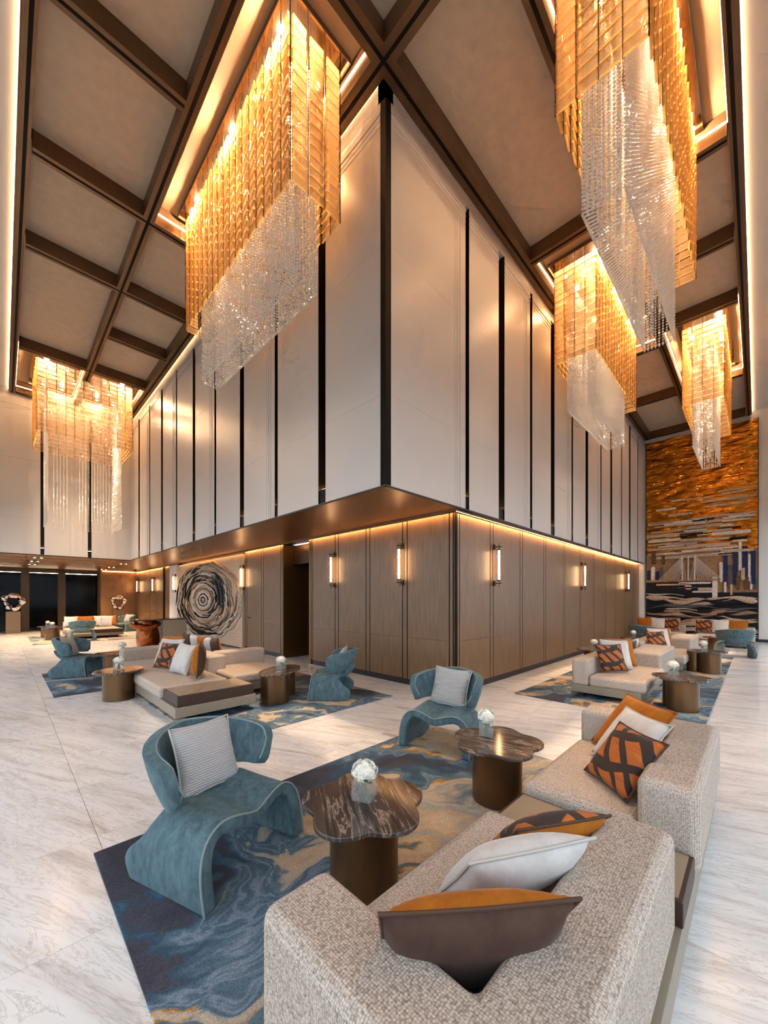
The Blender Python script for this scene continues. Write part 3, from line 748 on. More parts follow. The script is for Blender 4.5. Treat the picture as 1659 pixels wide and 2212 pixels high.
# ------------------------------------------------------------------ chandeliers
TW, THT = .19, .102
def tile_mesh():
    b = MB(); b.box(-TW / 2, TW / 2, -.011, .011, -THT / 2, THT / 2); b.mi = [1, 1, 0, 1, 0, 1]; me = b.mesh('glass_tile'); me.materials.append(MATS['amber_glass']); me.materials.append(MATS['amber_edge_glow']); return me
TILE = tile_mesh(); TILE2 = tile_mesh(); TILE2.materials[0] = MATS['pale_glass']
_str = {}
def strand_mesh(zl):
    k = round(zl, 2)
    if k not in _str:
        b = MB(); p = .043; n = int(zl / p); r_ = .0165
        for q in range(n):
            z = -q * p; ring = [(r_ * math.cos(2 * PI * a / 5 + q), r_ * math.sin(2 * PI * a / 5 + q), z) for a in range(5)]
            vs = ring + [(0, 0, z + .0205), (0, 0, z - .0205)]
            b.add(vs, [(a, (a + 1) % 5, 5) for a in range(5)] + [((a + 1) % 5, a, 6) for a in range(5)])
        z = -n * p - .01
        b.add([(.02 * math.cos(2 * PI * a / 6), .02 * math.sin(2 * PI * a / 6), z) for a in range(6)] + [(0, 0, z + .03), (0, 0, z - .04)], [(a, (a + 1) % 6, 6) for a in range(6)] + [((a + 1) % 6, a, 7) for a in range(6)])
        _str[k] = b.mesh('bead_strand'); _str[k].materials.append(MATS['crystal'])
    return _str[k]
CAM = Vector((0, 0, 1.6))
def chandelier(label, X0, X1, Y0, Y1, zb, bx0, bx1, by0, by1, bzb, sparse=False):
    zt = ZC + .02
    cx, cy = (X0 + X1) / 2, (Y0 + Y1) / 2
    t = thing('chandelier', label, 'chandelier', (cx, cy, zt), 0, 'amber glass and crystal bead chandeliers')
    L = lambda x, y, z: (x - cx, y - cy, z - zt)
    b = MB(); b.box(X0 - .1 - cx, X1 + .1 - cx, Y0 - .1 - cy, Y1 + .1 - cy, .0, .1); b.build('canopy_plate', 'mirror_plate', t, bevel=.006)
    tiles = []
    rowsn = int(round((zt - .1 - zb) / .131))
    def face(a0, a1, fix, axis, out):
        n = max(2, int(round((a1 - a0) / .214))); p = (a1 - a0) / n
        for c in range(n):
            for q in range(rowsn):
                a = a0 + (c + .5) * p; z = zb + (q + .5) * .131
                yaw = R(7) if a1 - a0 > 1.5 else 0
                if axis == 'y': tiles.append((Vector((a, fix, z)), (R(-5) * out, 0, yaw)))
                else: tiles.append((Vector((fix, a, z)), (R(-5) * out, 0, R(-90) - yaw)))
    face(X0, X1, Y0, 'y', -1); face(X0, X1, Y1, 'y', 1); face(Y0, Y1, X0, 'x', -1); face(Y0, Y1, X1, 'x', 1)
    tiles.sort(key=lambda q: (q[0] - CAM).length)
    rm = MB()
    for k, (p, e) in enumerate(tiles):
        e = (e[0] + R(random.uniform(-3, 3)), 0, e[2] + R(random.uniform(-3, 3)))
        if k < 300:
            o = bpy.data.objects.new('glass_tile', TILE2 if sparse else TILE); C.objects.link(o); o.parent = t; o.location = L(*p); o.rotation_euler = e
        else:
            m = Euler(e).to_matrix(); vs = [m @ Vector(v.co) + Vector(L(*p)) for v in TILE.vertices]
            rm.add(vs, [tuple(f.vertices) for f in TILE.polygons]); rm.mi[-6:] = [1, 1, 0, 1, 0, 1]
    o = rm.build('glass_tile_mass', ['pale_glass' if sparse else 'amber_glass', 'amber_edge_glow'], t); o['kind'] = 'stuff'
    # suspension wires
    w = MB()
    for (a0, a1, fix, ax) in ((X0, X1, Y0, 0), (X0, X1, Y1, 0), (Y0, Y1, X0, 1), (Y0, Y1, X1, 1)):
        n = max(2, int(round((a1 - a0) / .214)))
        for c in range(n + 1):
            a = a0 + (a1 - a0) / n * c; x, y = (a, fix) if ax == 0 else (fix, a)
            x, y, _ = L(x, y, 0); w.box(x - .004, x + .004, y - .004, y + .004, zb - zt, 0)
    o = w.build('suspension_wires', 'wire', t); o['kind'] = 'stuff'
    # bead curtain
    sm = strand_mesh(zt - bzb - .25)
    pts = []
    st = .05 if not sparse else .085
    def run(a0, a1): 
        n = max(2, int(round((a1 - a0) / st))); return [a0 + (a1 - a0) * k / n for k in range(n + 1)]
    for x in run(bx0, bx1): pts += [(x, by0), (x, by1)] if not sparse else ([(x, by1)] if random.random() < .8 else [])
    for y in run(by0, by1)[1:-1]: pts += [(bx0, y), (bx1, y)]
    if not sparse:
        for k in range(24): pts.append((random.uniform(bx0 + .04, bx1 - .04), random.uniform(by0 + .04, by1 - .04)))
    for (x, y) in pts[:298]:
        o = bpy.data.objects.new('bead_strand', sm); C.objects.link(o); o.parent = t
        o.location = L(x, y, zt - .2); o.rotation_euler = (0, 0, random.uniform(0, 6))
    # canopy lamps
    lx = (X1 - X0) > (Y1 - Y0)
    n = 5
    for k in range(n):
        for s in (-1, 1):
            u = (k + .5) / n
            x, y = (X0 + (X1 - X0) * u, cy + s * (Y1 - Y0) * .36) if lx else (cx + s * (X1 - X0) * .36, Y0 + (Y1 - Y0) * u)
            x, y, _ = L(x, y, 0)
            b = MB(); b.cyl((x, y), .05, -.025, .0, 14); f = b.build('lamp_ring', 'bronze_dark', t)
            b = MB(); b.cyl((x, y), .034, -.05, -.025, 12); b.build('bulb', 'bulb', f)
            if (k + (s > 0)) % 2 == 0:
                l = bpy.data.lights.new('canopy_lamp', 'POINT'); l.energy = CHAND_W; l.color = (1, .68, .42); l.shadow_soft_size = .05
                lo = bpy.data.objects.new('canopy_lamp', l); C.objects.link(lo); lo.parent = t; lo.location = (x, y, -.12)
    for k in range(4):
        u = (k + .5) / 4
        x, y = (bx0 + (bx1 - bx0) * u, (by0 + by1) / 2) if lx else ((bx0 + bx1) / 2, by0 + (by1 - by0) * u)
        x, y, _ = L(x, y, 0)
        b = MB(); b.cyl((x, y), .05, -.025, .0, 14); f = b.build('lamp_ring', 'bronze_dark', t)
        b = MB(); b.cyl((x, y), .034, -.05, -.025, 12); b.build('bulb', 'bulb', f)
        l = bpy.data.lights.new('canopy_spot', 'SPOT'); l.energy = SPOT_W; l.color = (1, .72, .46); l.spot_size = R(56); l.spot_blend = .9; l.shadow_soft_size = .06
        lo = bpy.data.objects.new('canopy_spot', l); C.objects.link(lo); lo.parent = t; lo.location = (x, y, -.1)
    return t
chandelier('long amber glass chandelier hanging beside the left flank of the white wall corner', 2.36, 3.10, 3.87, 7.44, 6.48, 2.58, 2.87, 4.08, 7.23, 5.5)
chandelier('largest crystal chandelier hanging by the outer right edge, cut by the top of the picture', 3.95, 7.47, .67, 1.46, 6.48, 4.2, 7.2, .9, 1.28, 5.5)
chandelier('amber chandelier hung close to the right white wall, behind the largest one', 8.19, 11.64, 2.25, 3.05, 6.48, 8.4, 11.35, 2.46, 2.85, 5.5)
chandelier('slim far chandelier hanging in front of the gold mural', 12.25, 15.4, .57, 1.38, 6.48, 12.65, 15.1, .80, 1.2, 5.5)
chandelier('wide clear chandelier with long sparse bead strands before the far left end wall', .70, 3.03, 14.65, 16.75, 6.4, .95, 2.78, 14.9, 16.5, 3.85, True)

# ------------------------------------------------------------------ rugs
def rug(label, mat, x0, x1, y0, y1):
    o = box('rug', mat, x0, x1, y0, y1, 0, .012, bevel=.004)
    return tag(o, label, 'rug', 'marbled blue and sand rugs')
rug('blue and sand marbled rug under the front sofa and armchairs', 'rug_1', .40, 3.79, .30, 2.94)
rug('blue marbled rug beneath the island sofa in the middle of the left side', 'rug_2', 1.55, 4.45, 4.20, 7.6)
rug('grey blue rug under the lone armchair left of the island sofa', 'rug_3', .58, 2.9, 8.0, 10.7)
rug('long blue rug running under the sofas along the right oak wall', 'rug_4', 6.0, 13.75, .46, 2.88)
rug('faded sand rug under the farthest seating group on the left', 'rug_5', .73, 3.7, 17.4, 21.2)

# ------------------------------------------------------------------ sofas
def rbox(name, mat, t, x0, x1, y0, y1, z0, z1, r=.045, puff=0.0, label=None):
    """upholstered block: rounded edges and a slightly crowned top"""
    bm = bmesh.new(); bmesh.ops.create_cube(bm, size=1)
    ox, oy, oz = t.location
    bmesh.ops.transform(bm, matrix=Matrix.Translation(((x0 + x1) / 2 - ox, (y0 + y1) / 2 - oy, (z0 + z1) / 2 - oz)) @ Matrix.Diagonal((x1 - x0, y1 - y0, z1 - z0, 1)), verts=bm.verts)
    if puff:
        bmesh.ops.subdivide_edges(bm, edges=bm.edges, cuts=11, use_grid_fill=True)
        for v in bm.verts:
            if v.co.z > (z1 - oz) - 1e-4:
                u = (v.co.x + ox - (x0 + x1) / 2) / (x1 - x0) * 2; w = (v.co.y + oy - (y0 + y1) / 2) / (y1 - y0) * 2
                v.co.z += puff * (1 - u * u) * (1 - w * w)
    me = bpy.data.meshes.new(name); bm.to_mesh(me); bm.free()
    return mkobj(name, me, mat, t, bevel=r, seg=4)
def sofa(label, loc, parts, group='taupe platform sofas'):
    t = thing('platform_sofa', label, 'sofa', loc, 0, group)
    ox, oy, oz = loc
    for p in parts:
        kind, x0, x1, y0, y1, z0, z1 = p
        if kind == 'base':
            b = MB(); b.box(x0 - ox, x1 - ox, y0 - oy, y1 - oy, z0, z1); b.build('base', 'lacquer_taupe', t, bevel=.006)
        elif kind == 'tray':
            b = MB(); b.box(x0 - ox, x1 - ox, y0 - oy, y1 - oy, z0, z1); f = b.build('tray', 'tray_dark', t, bevel=.006)
            b = MB(); b.box(x0 - ox + .02, x1 - ox - .02, y0 - oy + .02, y1 - oy - .02, z1 - .004, z1 + .004); b.build('tray_inlay', 'tray_leather', f)
        elif kind == 'leg':
            b = MB(); b.tube([(x0 - ox, y0 - oy, .0), (x0 - ox, y0 - oy, z1)], .014, 8); b.box(x0 - ox - .05, x0 - ox + .05, y0 - oy - .014, y0 - oy + .014, 0, .015); b.build('leg', 'steel_dark', t)
        elif kind == 'lback':
            b = MB(); b.prism([(q[0] - ox, q[1] - oy) for q in x0], z0, z1); b.build('backrest', 'boucle', t, bevel=.045, seg=4)
        elif kind == 'seat': rbox('seat_cushion', 'boucle', t, x0, x1, y0, y1, z0, z1, .055)
        else: rbox({'back': 'backrest', 'arm': 'armrest'}[kind], 'boucle', t, x0, x1, y0, y1, z0, z1, .045)
    return t
ZR = .012
def L4(xs_, ys_, z=.1): return [('leg', x, 0, y, 0, 0, z) for x in xs_ for y in ys_]
S1 = sofa('nubby taupe sofa in the front, its backs towards the camera', (2.2, .65, ZR),
    [('base', .57, 3.82, .22, 1.10, .07, .2), ('lback', [(.57, .24), (1.97, .24), (1.97, .50), (.83, .50), (.83, 1.12), (.57, 1.12)], 0, 0, 0, .2, .62), ('seat', .83, 2.0, .50, 1.12, .2, .39),
     ('tray', 2.0, 2.40, .22, 1.10, .2, .31), ('lback', [(2.42, .20), (3.82, .20), (3.82, 1.10), (3.54, 1.10), (3.54, .47), (2.42, .47)], 0, 0, 0, .2, .62), ('seat', 2.42, 3.54, .47, 1.11, .2, .39)] + L4((.75, 2.2, 3.6), (.35, .95)))
S2 = sofa('taupe island sofa with brown tray end in the middle of the left side', (2.4, 7.0, ZR),
    [('base', 1.5, 2.55, 5.10, 8.9, .09, .22), ('base', 2.55, 3.58, 5.86, 9.4, .09, .22), ('tray', 1.53, 2.53, 5.12, 5.70, .22, .36), ('seat', 1.48, 2.42, 5.72, 7.14, .22, .39), ('seat', 1.48, 2.42, 7.16, 8.6, .22, .39),
     ('arm', 1.6, 2.42, 8.6, 8.88, .22, .62), ('back', 2.42, 2.73, 6.53, 9.4, .22, .62), ('seat', 2.55, 3.5, 5.86, 6.9, .22, .38), ('back', 2.73, 3.66, 6.92, 7.2, .22, .62), ('seat', 2.73, 3.6, 7.22, 9.3, .22, .38)] + L4((1.75, 2.4), (5.35, 8.6)) + L4((3.3,), (6.1, 9.0)))
def sofaD(label, dx, dy=0):
    return sofa(label, (8.0 + dx, 1.6 + dy, ZR),
    [('base', 6.5 + dx, 9.68 + dx, 1.20 + dy, 2.15 + dy, .08, .2), ('back', 6.5 + dx, 8.98 + dx, 1.90 + dy, 2.15 + dy, .2, .62), ('seat', 6.5 + dx, 8.08 + dx, 1.14 + dy, 1.9 + dy, .2, .38),
     ('arm', 8.10 + dx, 9.68 + dx, 1.20 + dy, 1.72 + dy, .2, .62), ('seat', 9.0 + dx, 9.7 + dx, 1.74 + dy, 2.15 + dy, .2, .38)] + L4((6.7 + dx, 9.4 + dx), (1.35 + dy, 2.0 + dy)))
S3 = sofaD('taupe sofa on the right rug, nearer the camera, with low arm block', 0)
S4 = sofaD('taupe sofa on the right rug, farther one towards the mural', 3.45, -.08)
S5 = sofa('far taupe sofa before the mural waves, left one', (17.0, 2.5, 0), [('base', 16.3, 17.6, 1.6, 3.2, .08, .2), ('seat', 16.4, 17.2, 1.85, 3.15, .2, .38), ('back', 17.2, 17.5, 1.85, 3.15, .2, .62)] + L4((16.5, 17.4), (2.1, 3.0)))
S6 = sofa('far taupe sofa before the mural waves, right one', (17.0, .8, 0), [('base', 16.3, 17.6, .05, 1.58, .08, .2), ('seat', 16.4, 17.2, .3, 1.5, .2, .38), ('back', 17.2, 17.5, .05, 1.5, .2, .62), ('arm', 16.4, 17.2, .05, .3, .2, .62)] + L4((16.5, 17.4), (.3, 1.3)))
S7 = sofa('far left taupe sofa with brown tray edge near the glass wall', (2.6, 19.4, ZR), [('base', 1.75, 3.5, 18.45, 20.4, .09, .2), ('seat', 1.75, 3.45, 18.85, 20.0, .2, .38), ('tray', 2.5, 3.5, 18.45, 18.83, .2, .34), ('back', 1.75, 2.9, 20.02, 20.32, .2, .62), ('back', 2.95, 3.45, 20.02, 20.32, .2, .62)] + L4((1.9, 3.3), (18.65, 20.2)))

# ------------------------------------------------------------------ cushions
def pillow_mesh(w, h, th, two):
    n = 14; b = MB()
    def pt(i, j, s):
        u = -1 + 2 * i / n; v = -1 + 2 * j / n
        pin = 1 - .075 * (1 - v * v) * abs(u) ** 3; pin2 = 1 - .075 * (1 - u * u) * abs(v) ** 3
        f = max(0, (1 - abs(u) ** 2.6)) ** .55 * max(0, (1 - abs(v) ** 2.6)) ** .55
        return (u * w / 2 * pin, s * th / 2 * f, h / 2 + v * h / 2 * pin2)
    b.grid([[pt(i, j, -1) for j in range(n + 1)] for i in range(n + 1)], 0, flip=True)
    b.grid([[pt(i, j, 1) for j in range(n + 1)] for i in range(n + 1)], 1 if two else 0)
    edge = [pt(i, 0, 0) for i in range(n)] + [pt(n, j, 0) for j in range(n)] + [pt(i, n, 0) for i in range(n, 0, -1)] + [pt(0, j, 0) for j in range(n, 0, -1)]
    bm = bmesh.new(); me = b.mesh('pillow'); bm.from_mesh(me); bmesh.ops.remove_doubles(bm, verts=bm.verts, dist=.0005); bm.to_mesh(me); bm.free()
    return me, edge
_pm = {}
def cushion(label, mat, loc, face, tilt=14, roll=0, w=.46, h=.46, th=.15, back=None, pipe='piping_silver', group='scatter cushions', name='cushion'):
    """face = heading in degrees of the front side (0 = +x, 90 = +y); leans back by tilt"""
    if mat == OV and pipe == 'piping_silver': pipe = 'piping_orange'
    k = (w, h, th, mat, back, pipe)
    if k not in _pm:
        me, edge = pillow_mesh(w, h, th, bool(back)); me.materials.append(MATS[mat])
        if back: me.materials.append(MATS[back])
        me.polygons.foreach_set('use_smooth', [True] * len(me.polygons))
        e = MB(); e.tube(edge, .006, 6, True); pm = e.mesh('piping'); pm.materials.append(MATS[pipe])
        _pm[k] = (me, pm)
    me, pm = _pm[k]
    t = bpy.data.objects.new(name, me); C.objects.link(t); tag(t, label, 'cushion', group)
    # local front is -y
    t.rotation_euler = (Matrix.Rotation(R(face + 90), 4, 'Z') @ Matrix.Rotation(R(-tilt), 4, 'X') @ Matrix.Rotation(R(roll), 4, 'Y')).to_euler()
    t.location = loc
    p = bpy.data.objects.new('piping', pm); C.objects.link(p); p.parent = t
    return t
OV, BV, SV, BP = 'orange_velvet', 'brown_velvet', 'silver_velvet', 'brush_print'
zz = .405
cushion('orange cushion with dark brown back, wedged in the nearest sofa corner', OV, (1.08, .73, zz - .06), 50, 32, 0, .56, .5, .18, BV, 'piping_dark')
cushion('silver white velvet cushion leaning on the nearest sofa back', SV, (1.43, .80, zz), 60, 42, 0, .50, .45, .17)
cushion('orange cushion with dark brushstroke print at the tray end of the nearest sofa', BP, (1.77, .80, zz), 58, 46, 0, .44, .40, .15, OV, 'piping_dark')
cushion('plain orange cushion against the corner of the front sofa, behind the white one', OV, (3.27, .80, zz), 135, 38, 0, .54, .50, .14)
cushion('pale silver cushion in the front sofa corner between two orange ones', SV, (3.04, .75, zz), 136, 38, 0, .46, .45, .14)
cushion('brushstroke printed orange cushion foremost on the front sofa beside the arm block', BP, (2.70, .70, zz), 138, 38, 0, .42, .42, .13, OV, 'piping_dark')
gB = 'cushions on the island sofa'
cushion('white cushion leaning behind the leaf print one on the island sofa', SV, (2.05, 7.56, zz), 210, 24, 0, .50, .48, .15, group=gB)
cushion('brown and rust leaf print cushion on the island sofa', BP, (1.94, 7.2, zz), 210, 28, 0, .46, .45, .14, OV, 'piping_dark', group=gB)
cushion('small rust print cushion tucked between two white ones on the island sofa', BP, (1.98, 6.84, zz), 196, 28, 10, .42, .4, .13, OV, 'piping_dark', group=gB)
cushion('white cushion beside the orange and brown one on the island sofa', SV, (1.95, 6.52, zz), 196, 20, 4, .46, .48, .16, group=gB)
cushion('orange and brown cushion standing edge-on at the near end of the island sofa', OV, (2.1, 6.08, zz), 158, 4, 0, .46, .50, .2, BV, 'piping_dark', group=gB)
cushion('orange cushion peeking over the white one at the rear of the island sofa', OV, (2.2, 7.95, zz), 212, 18, 0, .46, .48, .13, group=gB)
for k, (m_, y, lb, bk_) in enumerate(((OV, 8.7, 'orange cushion on the hidden back seat of the island sofa', BV), (SV, 8.3, 'white cushion on the hidden back seat of the island sofa', None), (BP, 7.95, 'rust print cushion on the hidden back seat of the island sofa', OV),
        (SV, 7.7, 'second white cushion on the hidden back seat, beside the brown one', None), (OV, 7.4, 'dark brown backed cushion ending the hidden row of the island sofa', BV))):
    cushion(lb, m_, (2.86 + .02 * k, y, .40), 0 if bk_ != BV else 0, 12, 0, .46, .45, .13, bk_, group=gB)
gD = 'cushions on the right rug sofas'
for k, dx in enumerate((0, 3.45)):
    w_ = ('nearer', 'farther')[k]; dy = -.08 * k
    cushion('brushstroke printed cushion on the %s right rug sofa' % w_, BP, (6.98 + dx, 1.64 + dy, zz), 230, 24, 0, .46, .46, .13, OV, 'piping_dark', group=gD)
    cushion('white cushion on the %s right rug sofa' % w_, SV, (7.3 + dx, 1.66 + dy, zz), 228, 20, 3, .5, .5, .14, group=gD)
    cushion('orange cushion at the arm block of the %s right rug sofa' % w_, OV, (7.6 + dx, 1.66 + dy, zz), 224, 18, 0, .48, .5, .14, group=gD)
    cushion('dark brown cushion lying behind the arm block of the %s right rug sofa' % w_, BV, (8.75 + dx, 1.86 + dy, .42), 90, 20, 0, .5, .36, .14, group=gD)
    cushion('white cushion behind the brown one of the %s right rug sofa' % w_, SV, (9.15 + dx, 1.9 + dy, .42), 90, 20, 0, .46, .36, .14, group=gD)
gE = 'cushions on the far sofas by the mural'
for y, m_, lb in ((3.05, OV, 'orange cushion on the far left sofa under the mural'), (2.62, SV, 'white cushion on the far left sofa under the mural'), (2.22, BP, 'printed cushion on the far left sofa under the mural'),
                  (1.32, BP, 'printed cushion on the far right sofa under the mural'), (.9, SV, 'white cushion on the far right sofa under the mural'), (.45, OV, 'orange cushion on the far right sofa under the mural')):
    cushion(lb, m_, (17.06, y, .41), 180, 14, 0, .48, .46, .14, group=gE)
gF = 'cushions on the far left sofa'
for x, y, m_, lb, f in ((1.95, 19.85, SV, 'pale cushion at the left of the far left sofa', 250), (2.4, 19.82, OV, 'long orange cushion in the middle of the far left sofa', 265), (2.9, 19.8, SV, 'tan white cushion right of the orange one on the far left sofa', 250), (3.2, 19.9, OV, 'small orange cushion at the right of the far left sofa', 260), (3.05, 19.4, SV, 'pale cushion foremost on the far left sofa', 235)):
    cushion(lb, m_, (x, y, .41), f, 14, 0, .46 if m_ != OV else .6, .44, .14, group=gF)

# ------------------------------------------------------------------ sculpted armchairs
def smooth(a, b, x):
    t = max(0, min(1, (x - a) / (b - a))); return t * t * (3 - 2 * t)
def spline(P, m):
    """Catmull-Rom through the points P, m samples per span"""
    out = []
    for i in range(len(P) - 1):
        p0 = P[max(0, i - 1)]; p1 = P[i]; p2 = P[i + 1]; p3 = P[min(len(P) - 1, i + 2)]
        for k in range(m):
            t = k / m
            out.append(tuple(.5 * (2 * b_ + (c_ - a_) * t + (2 * a_ - 5 * b_ + 4 * c_ - d_) * t * t + (3 * b_ - a_ - 3 * c_ + d_) * t ** 3) for a_, b_, c_, d_ in zip(p0, p1, p2, p3)))
    return out + [tuple(P[-1])]
def chair_meshes():
    # saddle seat: an arch across the width (x), front at -y
    K = [(-.385, .0), (-.39, .12), (-.382, .22), (-.352, .312), (-.295, .375), (-.22, .405), (-.13, .40), (-.06, .385), (0, .378)]
    K = K + [(-x, z) for x, z in K[-2::-1]]
    rows = []
    for (x, z) in spline(K, 4):
        hz = min(1, max(0, z) / .4); mid = 1 - min(1, abs(x) / .385)
        yf = -.315 + .06 * hz - .02 * mid; yb = .30 + .045 * math.sin(PI * min(1, hz / .6)) - .15 * smooth(.25, 1, hz) + .13 * smooth(.3, .9, mid)
        rows.append([(x, yf + (yb - yf) * j / 10, max(0, z) + (.03 * mid * smooth(.4, 1, j / 10) - .045 * mid * (1 - j / 10) if z > .3 else 0)) for j in range(11)])
    b = MB(); b.grid(rows, flip=True); seat = b.mesh('seat')
    e = MB(); e.tube([(r_[0][0] * 1.005, r_[0][1], r_[0][2] + .003) for r_ in rows], .007, 6); pip = e.mesh('piping')
    # wrap-around back with rounded wings
    b = MB(); rows = []; pm = 97; na = 44; top = []
    for i in range(na + 1):
        ph = -pm + 2 * pm * i / na; a = abs(ph) / pm
        hh = (.16 - .035 * a) * (.5 + .5 * max(0, 1 - max(0, (a - .84) / .16) ** 2.4) ** .5)
        zc = .61 - .06 * a ** 1.6; r_ = []
        for j in range(13):
            v = -1 + j / 6; lean = (.075 * v + .02 * (1 - v * v)) * (1 - .6 * a)
            rx = .345 + lean; ry = .31 + lean
            r_.append((rx * math.sin(R(ph)), ry * math.cos(R(ph)) + .03 - .03 * a, zc + hh * v))
        rows.append(r_); top.append(r_)
    b.grid(rows); back = b.mesh('backrest')
    def inner(p, z=0): 
        q = Vector((p[0], p[1] - .02, 0)); q = q - q.normalized() * .034; return (q.x, q.y + .02, p[2] + z)
    e = MB(); e.tube([inner(p_) for p_ in top[0]] + [inner(r_[-1], .0) for r_ in top[1:-1]] + [inner(p_) for p_ in top[-1][::-1]], .007, 6); pip2 = e.mesh('piping')
    # neck joining seat and back
    b = MB(); rows = []
    for (y, z, hw) in spline([(.06, .372, .22), (.16, .378, .20), (.235, .40, .175), (.285, .445, .17), (.312, .49, .17), (.328, .53, .17)], 3):
        rows.append([(hw * u, y - .05 * u * u, z + .012 * u * u) for u in (-1, -.75, -.5, -.25, 0, .25, .5, .75, 1)])
    b.grid(rows); neck = b.mesh('neck')
    for me, mt in ((seat, 'teal_velvet'), (back, 'teal_velvet'), (neck, 'teal_velvet'), (pip, 'piping_pale'), (pip2, 'piping_pale')):
        me.materials.append(MATS[mt]); me.polygons.foreach_set('use_smooth', [True] * len(me.polygons))
    return seat, back, neck, pip, pip2
CHM = chair_meshes()
_f = MB(); _f.box(-.025, .025, -.29, .27, -.012, .004); FOOT = _f.mesh('foot_rail'); FOOT.materials.append(MATS['plinth_black'])
def armchair(label, x, y, face, z=ZR):
    t = thing('armchair', label, 'armchair', (x, y, z), R(face + 90), 'teal velvet sculpted armchairs')
    for nm, me, th in (('seat', CHM[0], .075), ('backrest', CHM[1], .07), ('neck', CHM[2], .075)):
        o = bpy.data.objects.new(nm, me); C.objects.link(o); o.parent = t
        md = o.modifiers.new('s', 'SOLIDIFY'); md.thickness = th; md.offset = -1 if nm != 'backrest' else 0
        md = o.modifiers.new('b', 'BEVEL'); md.width = .025 if nm == 'backrest' else .018; md.segments = 3; md.limit_method = 'ANGLE'; md.angle_limit = R(50)
        if nm == 'seat':
            for s_ in (-1, 1):
                b = bpy.data.objects.new('foot_rail', FOOT); C.objects.link(b); b.parent = t; b.location = (s_ * .352, 0, 0)
        if nm != 'neck':
            p = bpy.data.objects.new('piping', CHM[3 if nm == 'seat' else 4]); C.objects.link(p); p.parent = o
    return t
def chair_cushion(label, x, y, face, z=ZR, off=.09, sp=0):
    a = R(face)
    cushion(label, 'ribbed_silver', (x - off * math.cos(a), y - off * math.sin(a), z + .385), face + sp, 20, 3, .43, .42, .13, None, 'piping_silver', 'ribbed cushions in the armchairs')
for (x, y, f, lb, cl) in ((.965, 2.36, -71, 'teal velvet armchair largest in the front, beside the marble table', 'ribbed silver cushion in the foremost teal armchair'),
        (3.40, 2.44, 193, 'teal velvet armchair at the far end of the front rug, facing the camera', 'ribbed silver cushion in the armchair at the end of the front rug'),
        (3.79, 4.96, 135, 'teal velvet armchair seen from its side near the oak wall', 'pale cushion half hidden in the side-on teal armchair'),
        (1.12, 10.05, -32, 'teal velvet armchair alone on the grey rug at the left', 'pale cushion in the lone armchair on the grey rug'),
        (14.1, .45, 12, 'teal armchair with its back to the camera before the far right sofa', None),
        (14.0, 2.5, -10, 'teal armchair half hidden by the far sofas along the right oak wall', None),
        (2.1, 17.85, 88, 'teal armchair with its back to the camera in the far left group', None),
        (4.15, 21.6, 210, 'teal armchair beside the far left sofa, by the bronze wall', 'pale cushion in the armchair by the bronze wall')):
    armchair(lb, x, y, f, ZR if x < 14 else 0)
    if cl: chair_cushion(cl, x, y, f)

# ------------------------------------------------------------------ tables, vases with flowers
def lobed(r0, amp, n, ph, sx=1, sy=1, m=96):
    return [(sx * (r0 + amp * math.sqrt(math.cos(n * PI * k / m + ph) ** 2 + .04)) * math.cos(2 * PI * k / m), sy * (r0 + amp * math.sqrt(math.cos(n * PI * k / m + ph) ** 2 + .04)) * math.sin(2 * PI * k / m)) for k in range(m)]
def table(label, x, y, rz, z=ZR, top='lobed', h=.46, second=True, sx=1.0, sy=1.0, pr=.19, o1=(-.06, 0), o2=(.20, .06)):
    t = thing('coffee_table', label, 'table', (x, y, z), R(rz), 'marble topped bronze coffee tables')
    pts = lobed(.275, .078, 5, .3, sx, sy) if top == 'lobed' else lobed(.33, .0, 1, 0, sx, sy)
    b = MB(); b.prism(pts, h - .028, h); tt = b.build('tabletop', 'brown_marble', t, bevel=.008, seg=3)
    for p_ in tt.data.polygons: p_.use_smooth = len(p_.vertices) < 8
    b = MB(); b.cyl((0, 0) if not second else o1, pr, 0, h - .028, 32); b.build('pedestal', 'bronze_table', t, bevel=.004)
    if second:
        b = MB(); b.cyl(o2, pr * .62, 0, h - .028, 24); b.build('pedestal', 'bronze_table', t, bevel=.004)
    return t
def petal_mesh():
    r_ = random.Random(5); b = MB(); bm = bmesh.new()
    for k in range(110):
        d = Vector((r_.gauss(0, 1), r_.gauss(0, 1), r_.gauss(.25, 1))).normalized(); c = Vector((d.x * .062, d.y * .062, d.z * .048)) * r_.uniform(.86, 1.05)
        u = d.orthogonal().normalized(); w = d.cross(u); a0 = r_.uniform(0, 6)
        for q in range(4):
            a = a0 + q * PI / 2; p = u * math.cos(a) + w * math.sin(a); s = u * -math.sin(a) + w * math.cos(a)
            b.add([c, c + p * .009 + s * .006 + d * .004, c + p * .016 + d * .002, c + p * .009 - s * .006 + d * .004], [(0, 1, 2, 3)])
    me = b.mesh('flower_head'); me.materials.append(MATS['petal']); return me
PET = petal_mesh()
def core_mesh():
    bm = bmesh.new(); bmesh.ops.create_icosphere(bm, subdivisions=2, radius=.056)
    for v in bm.verts: v.co.z *= .78
    me = bpy.data.meshes.new('flower_core'); bm.to_mesh(me); bm.free(); me.materials.append(MATS['petal']); return me
CORE = core_mesh()
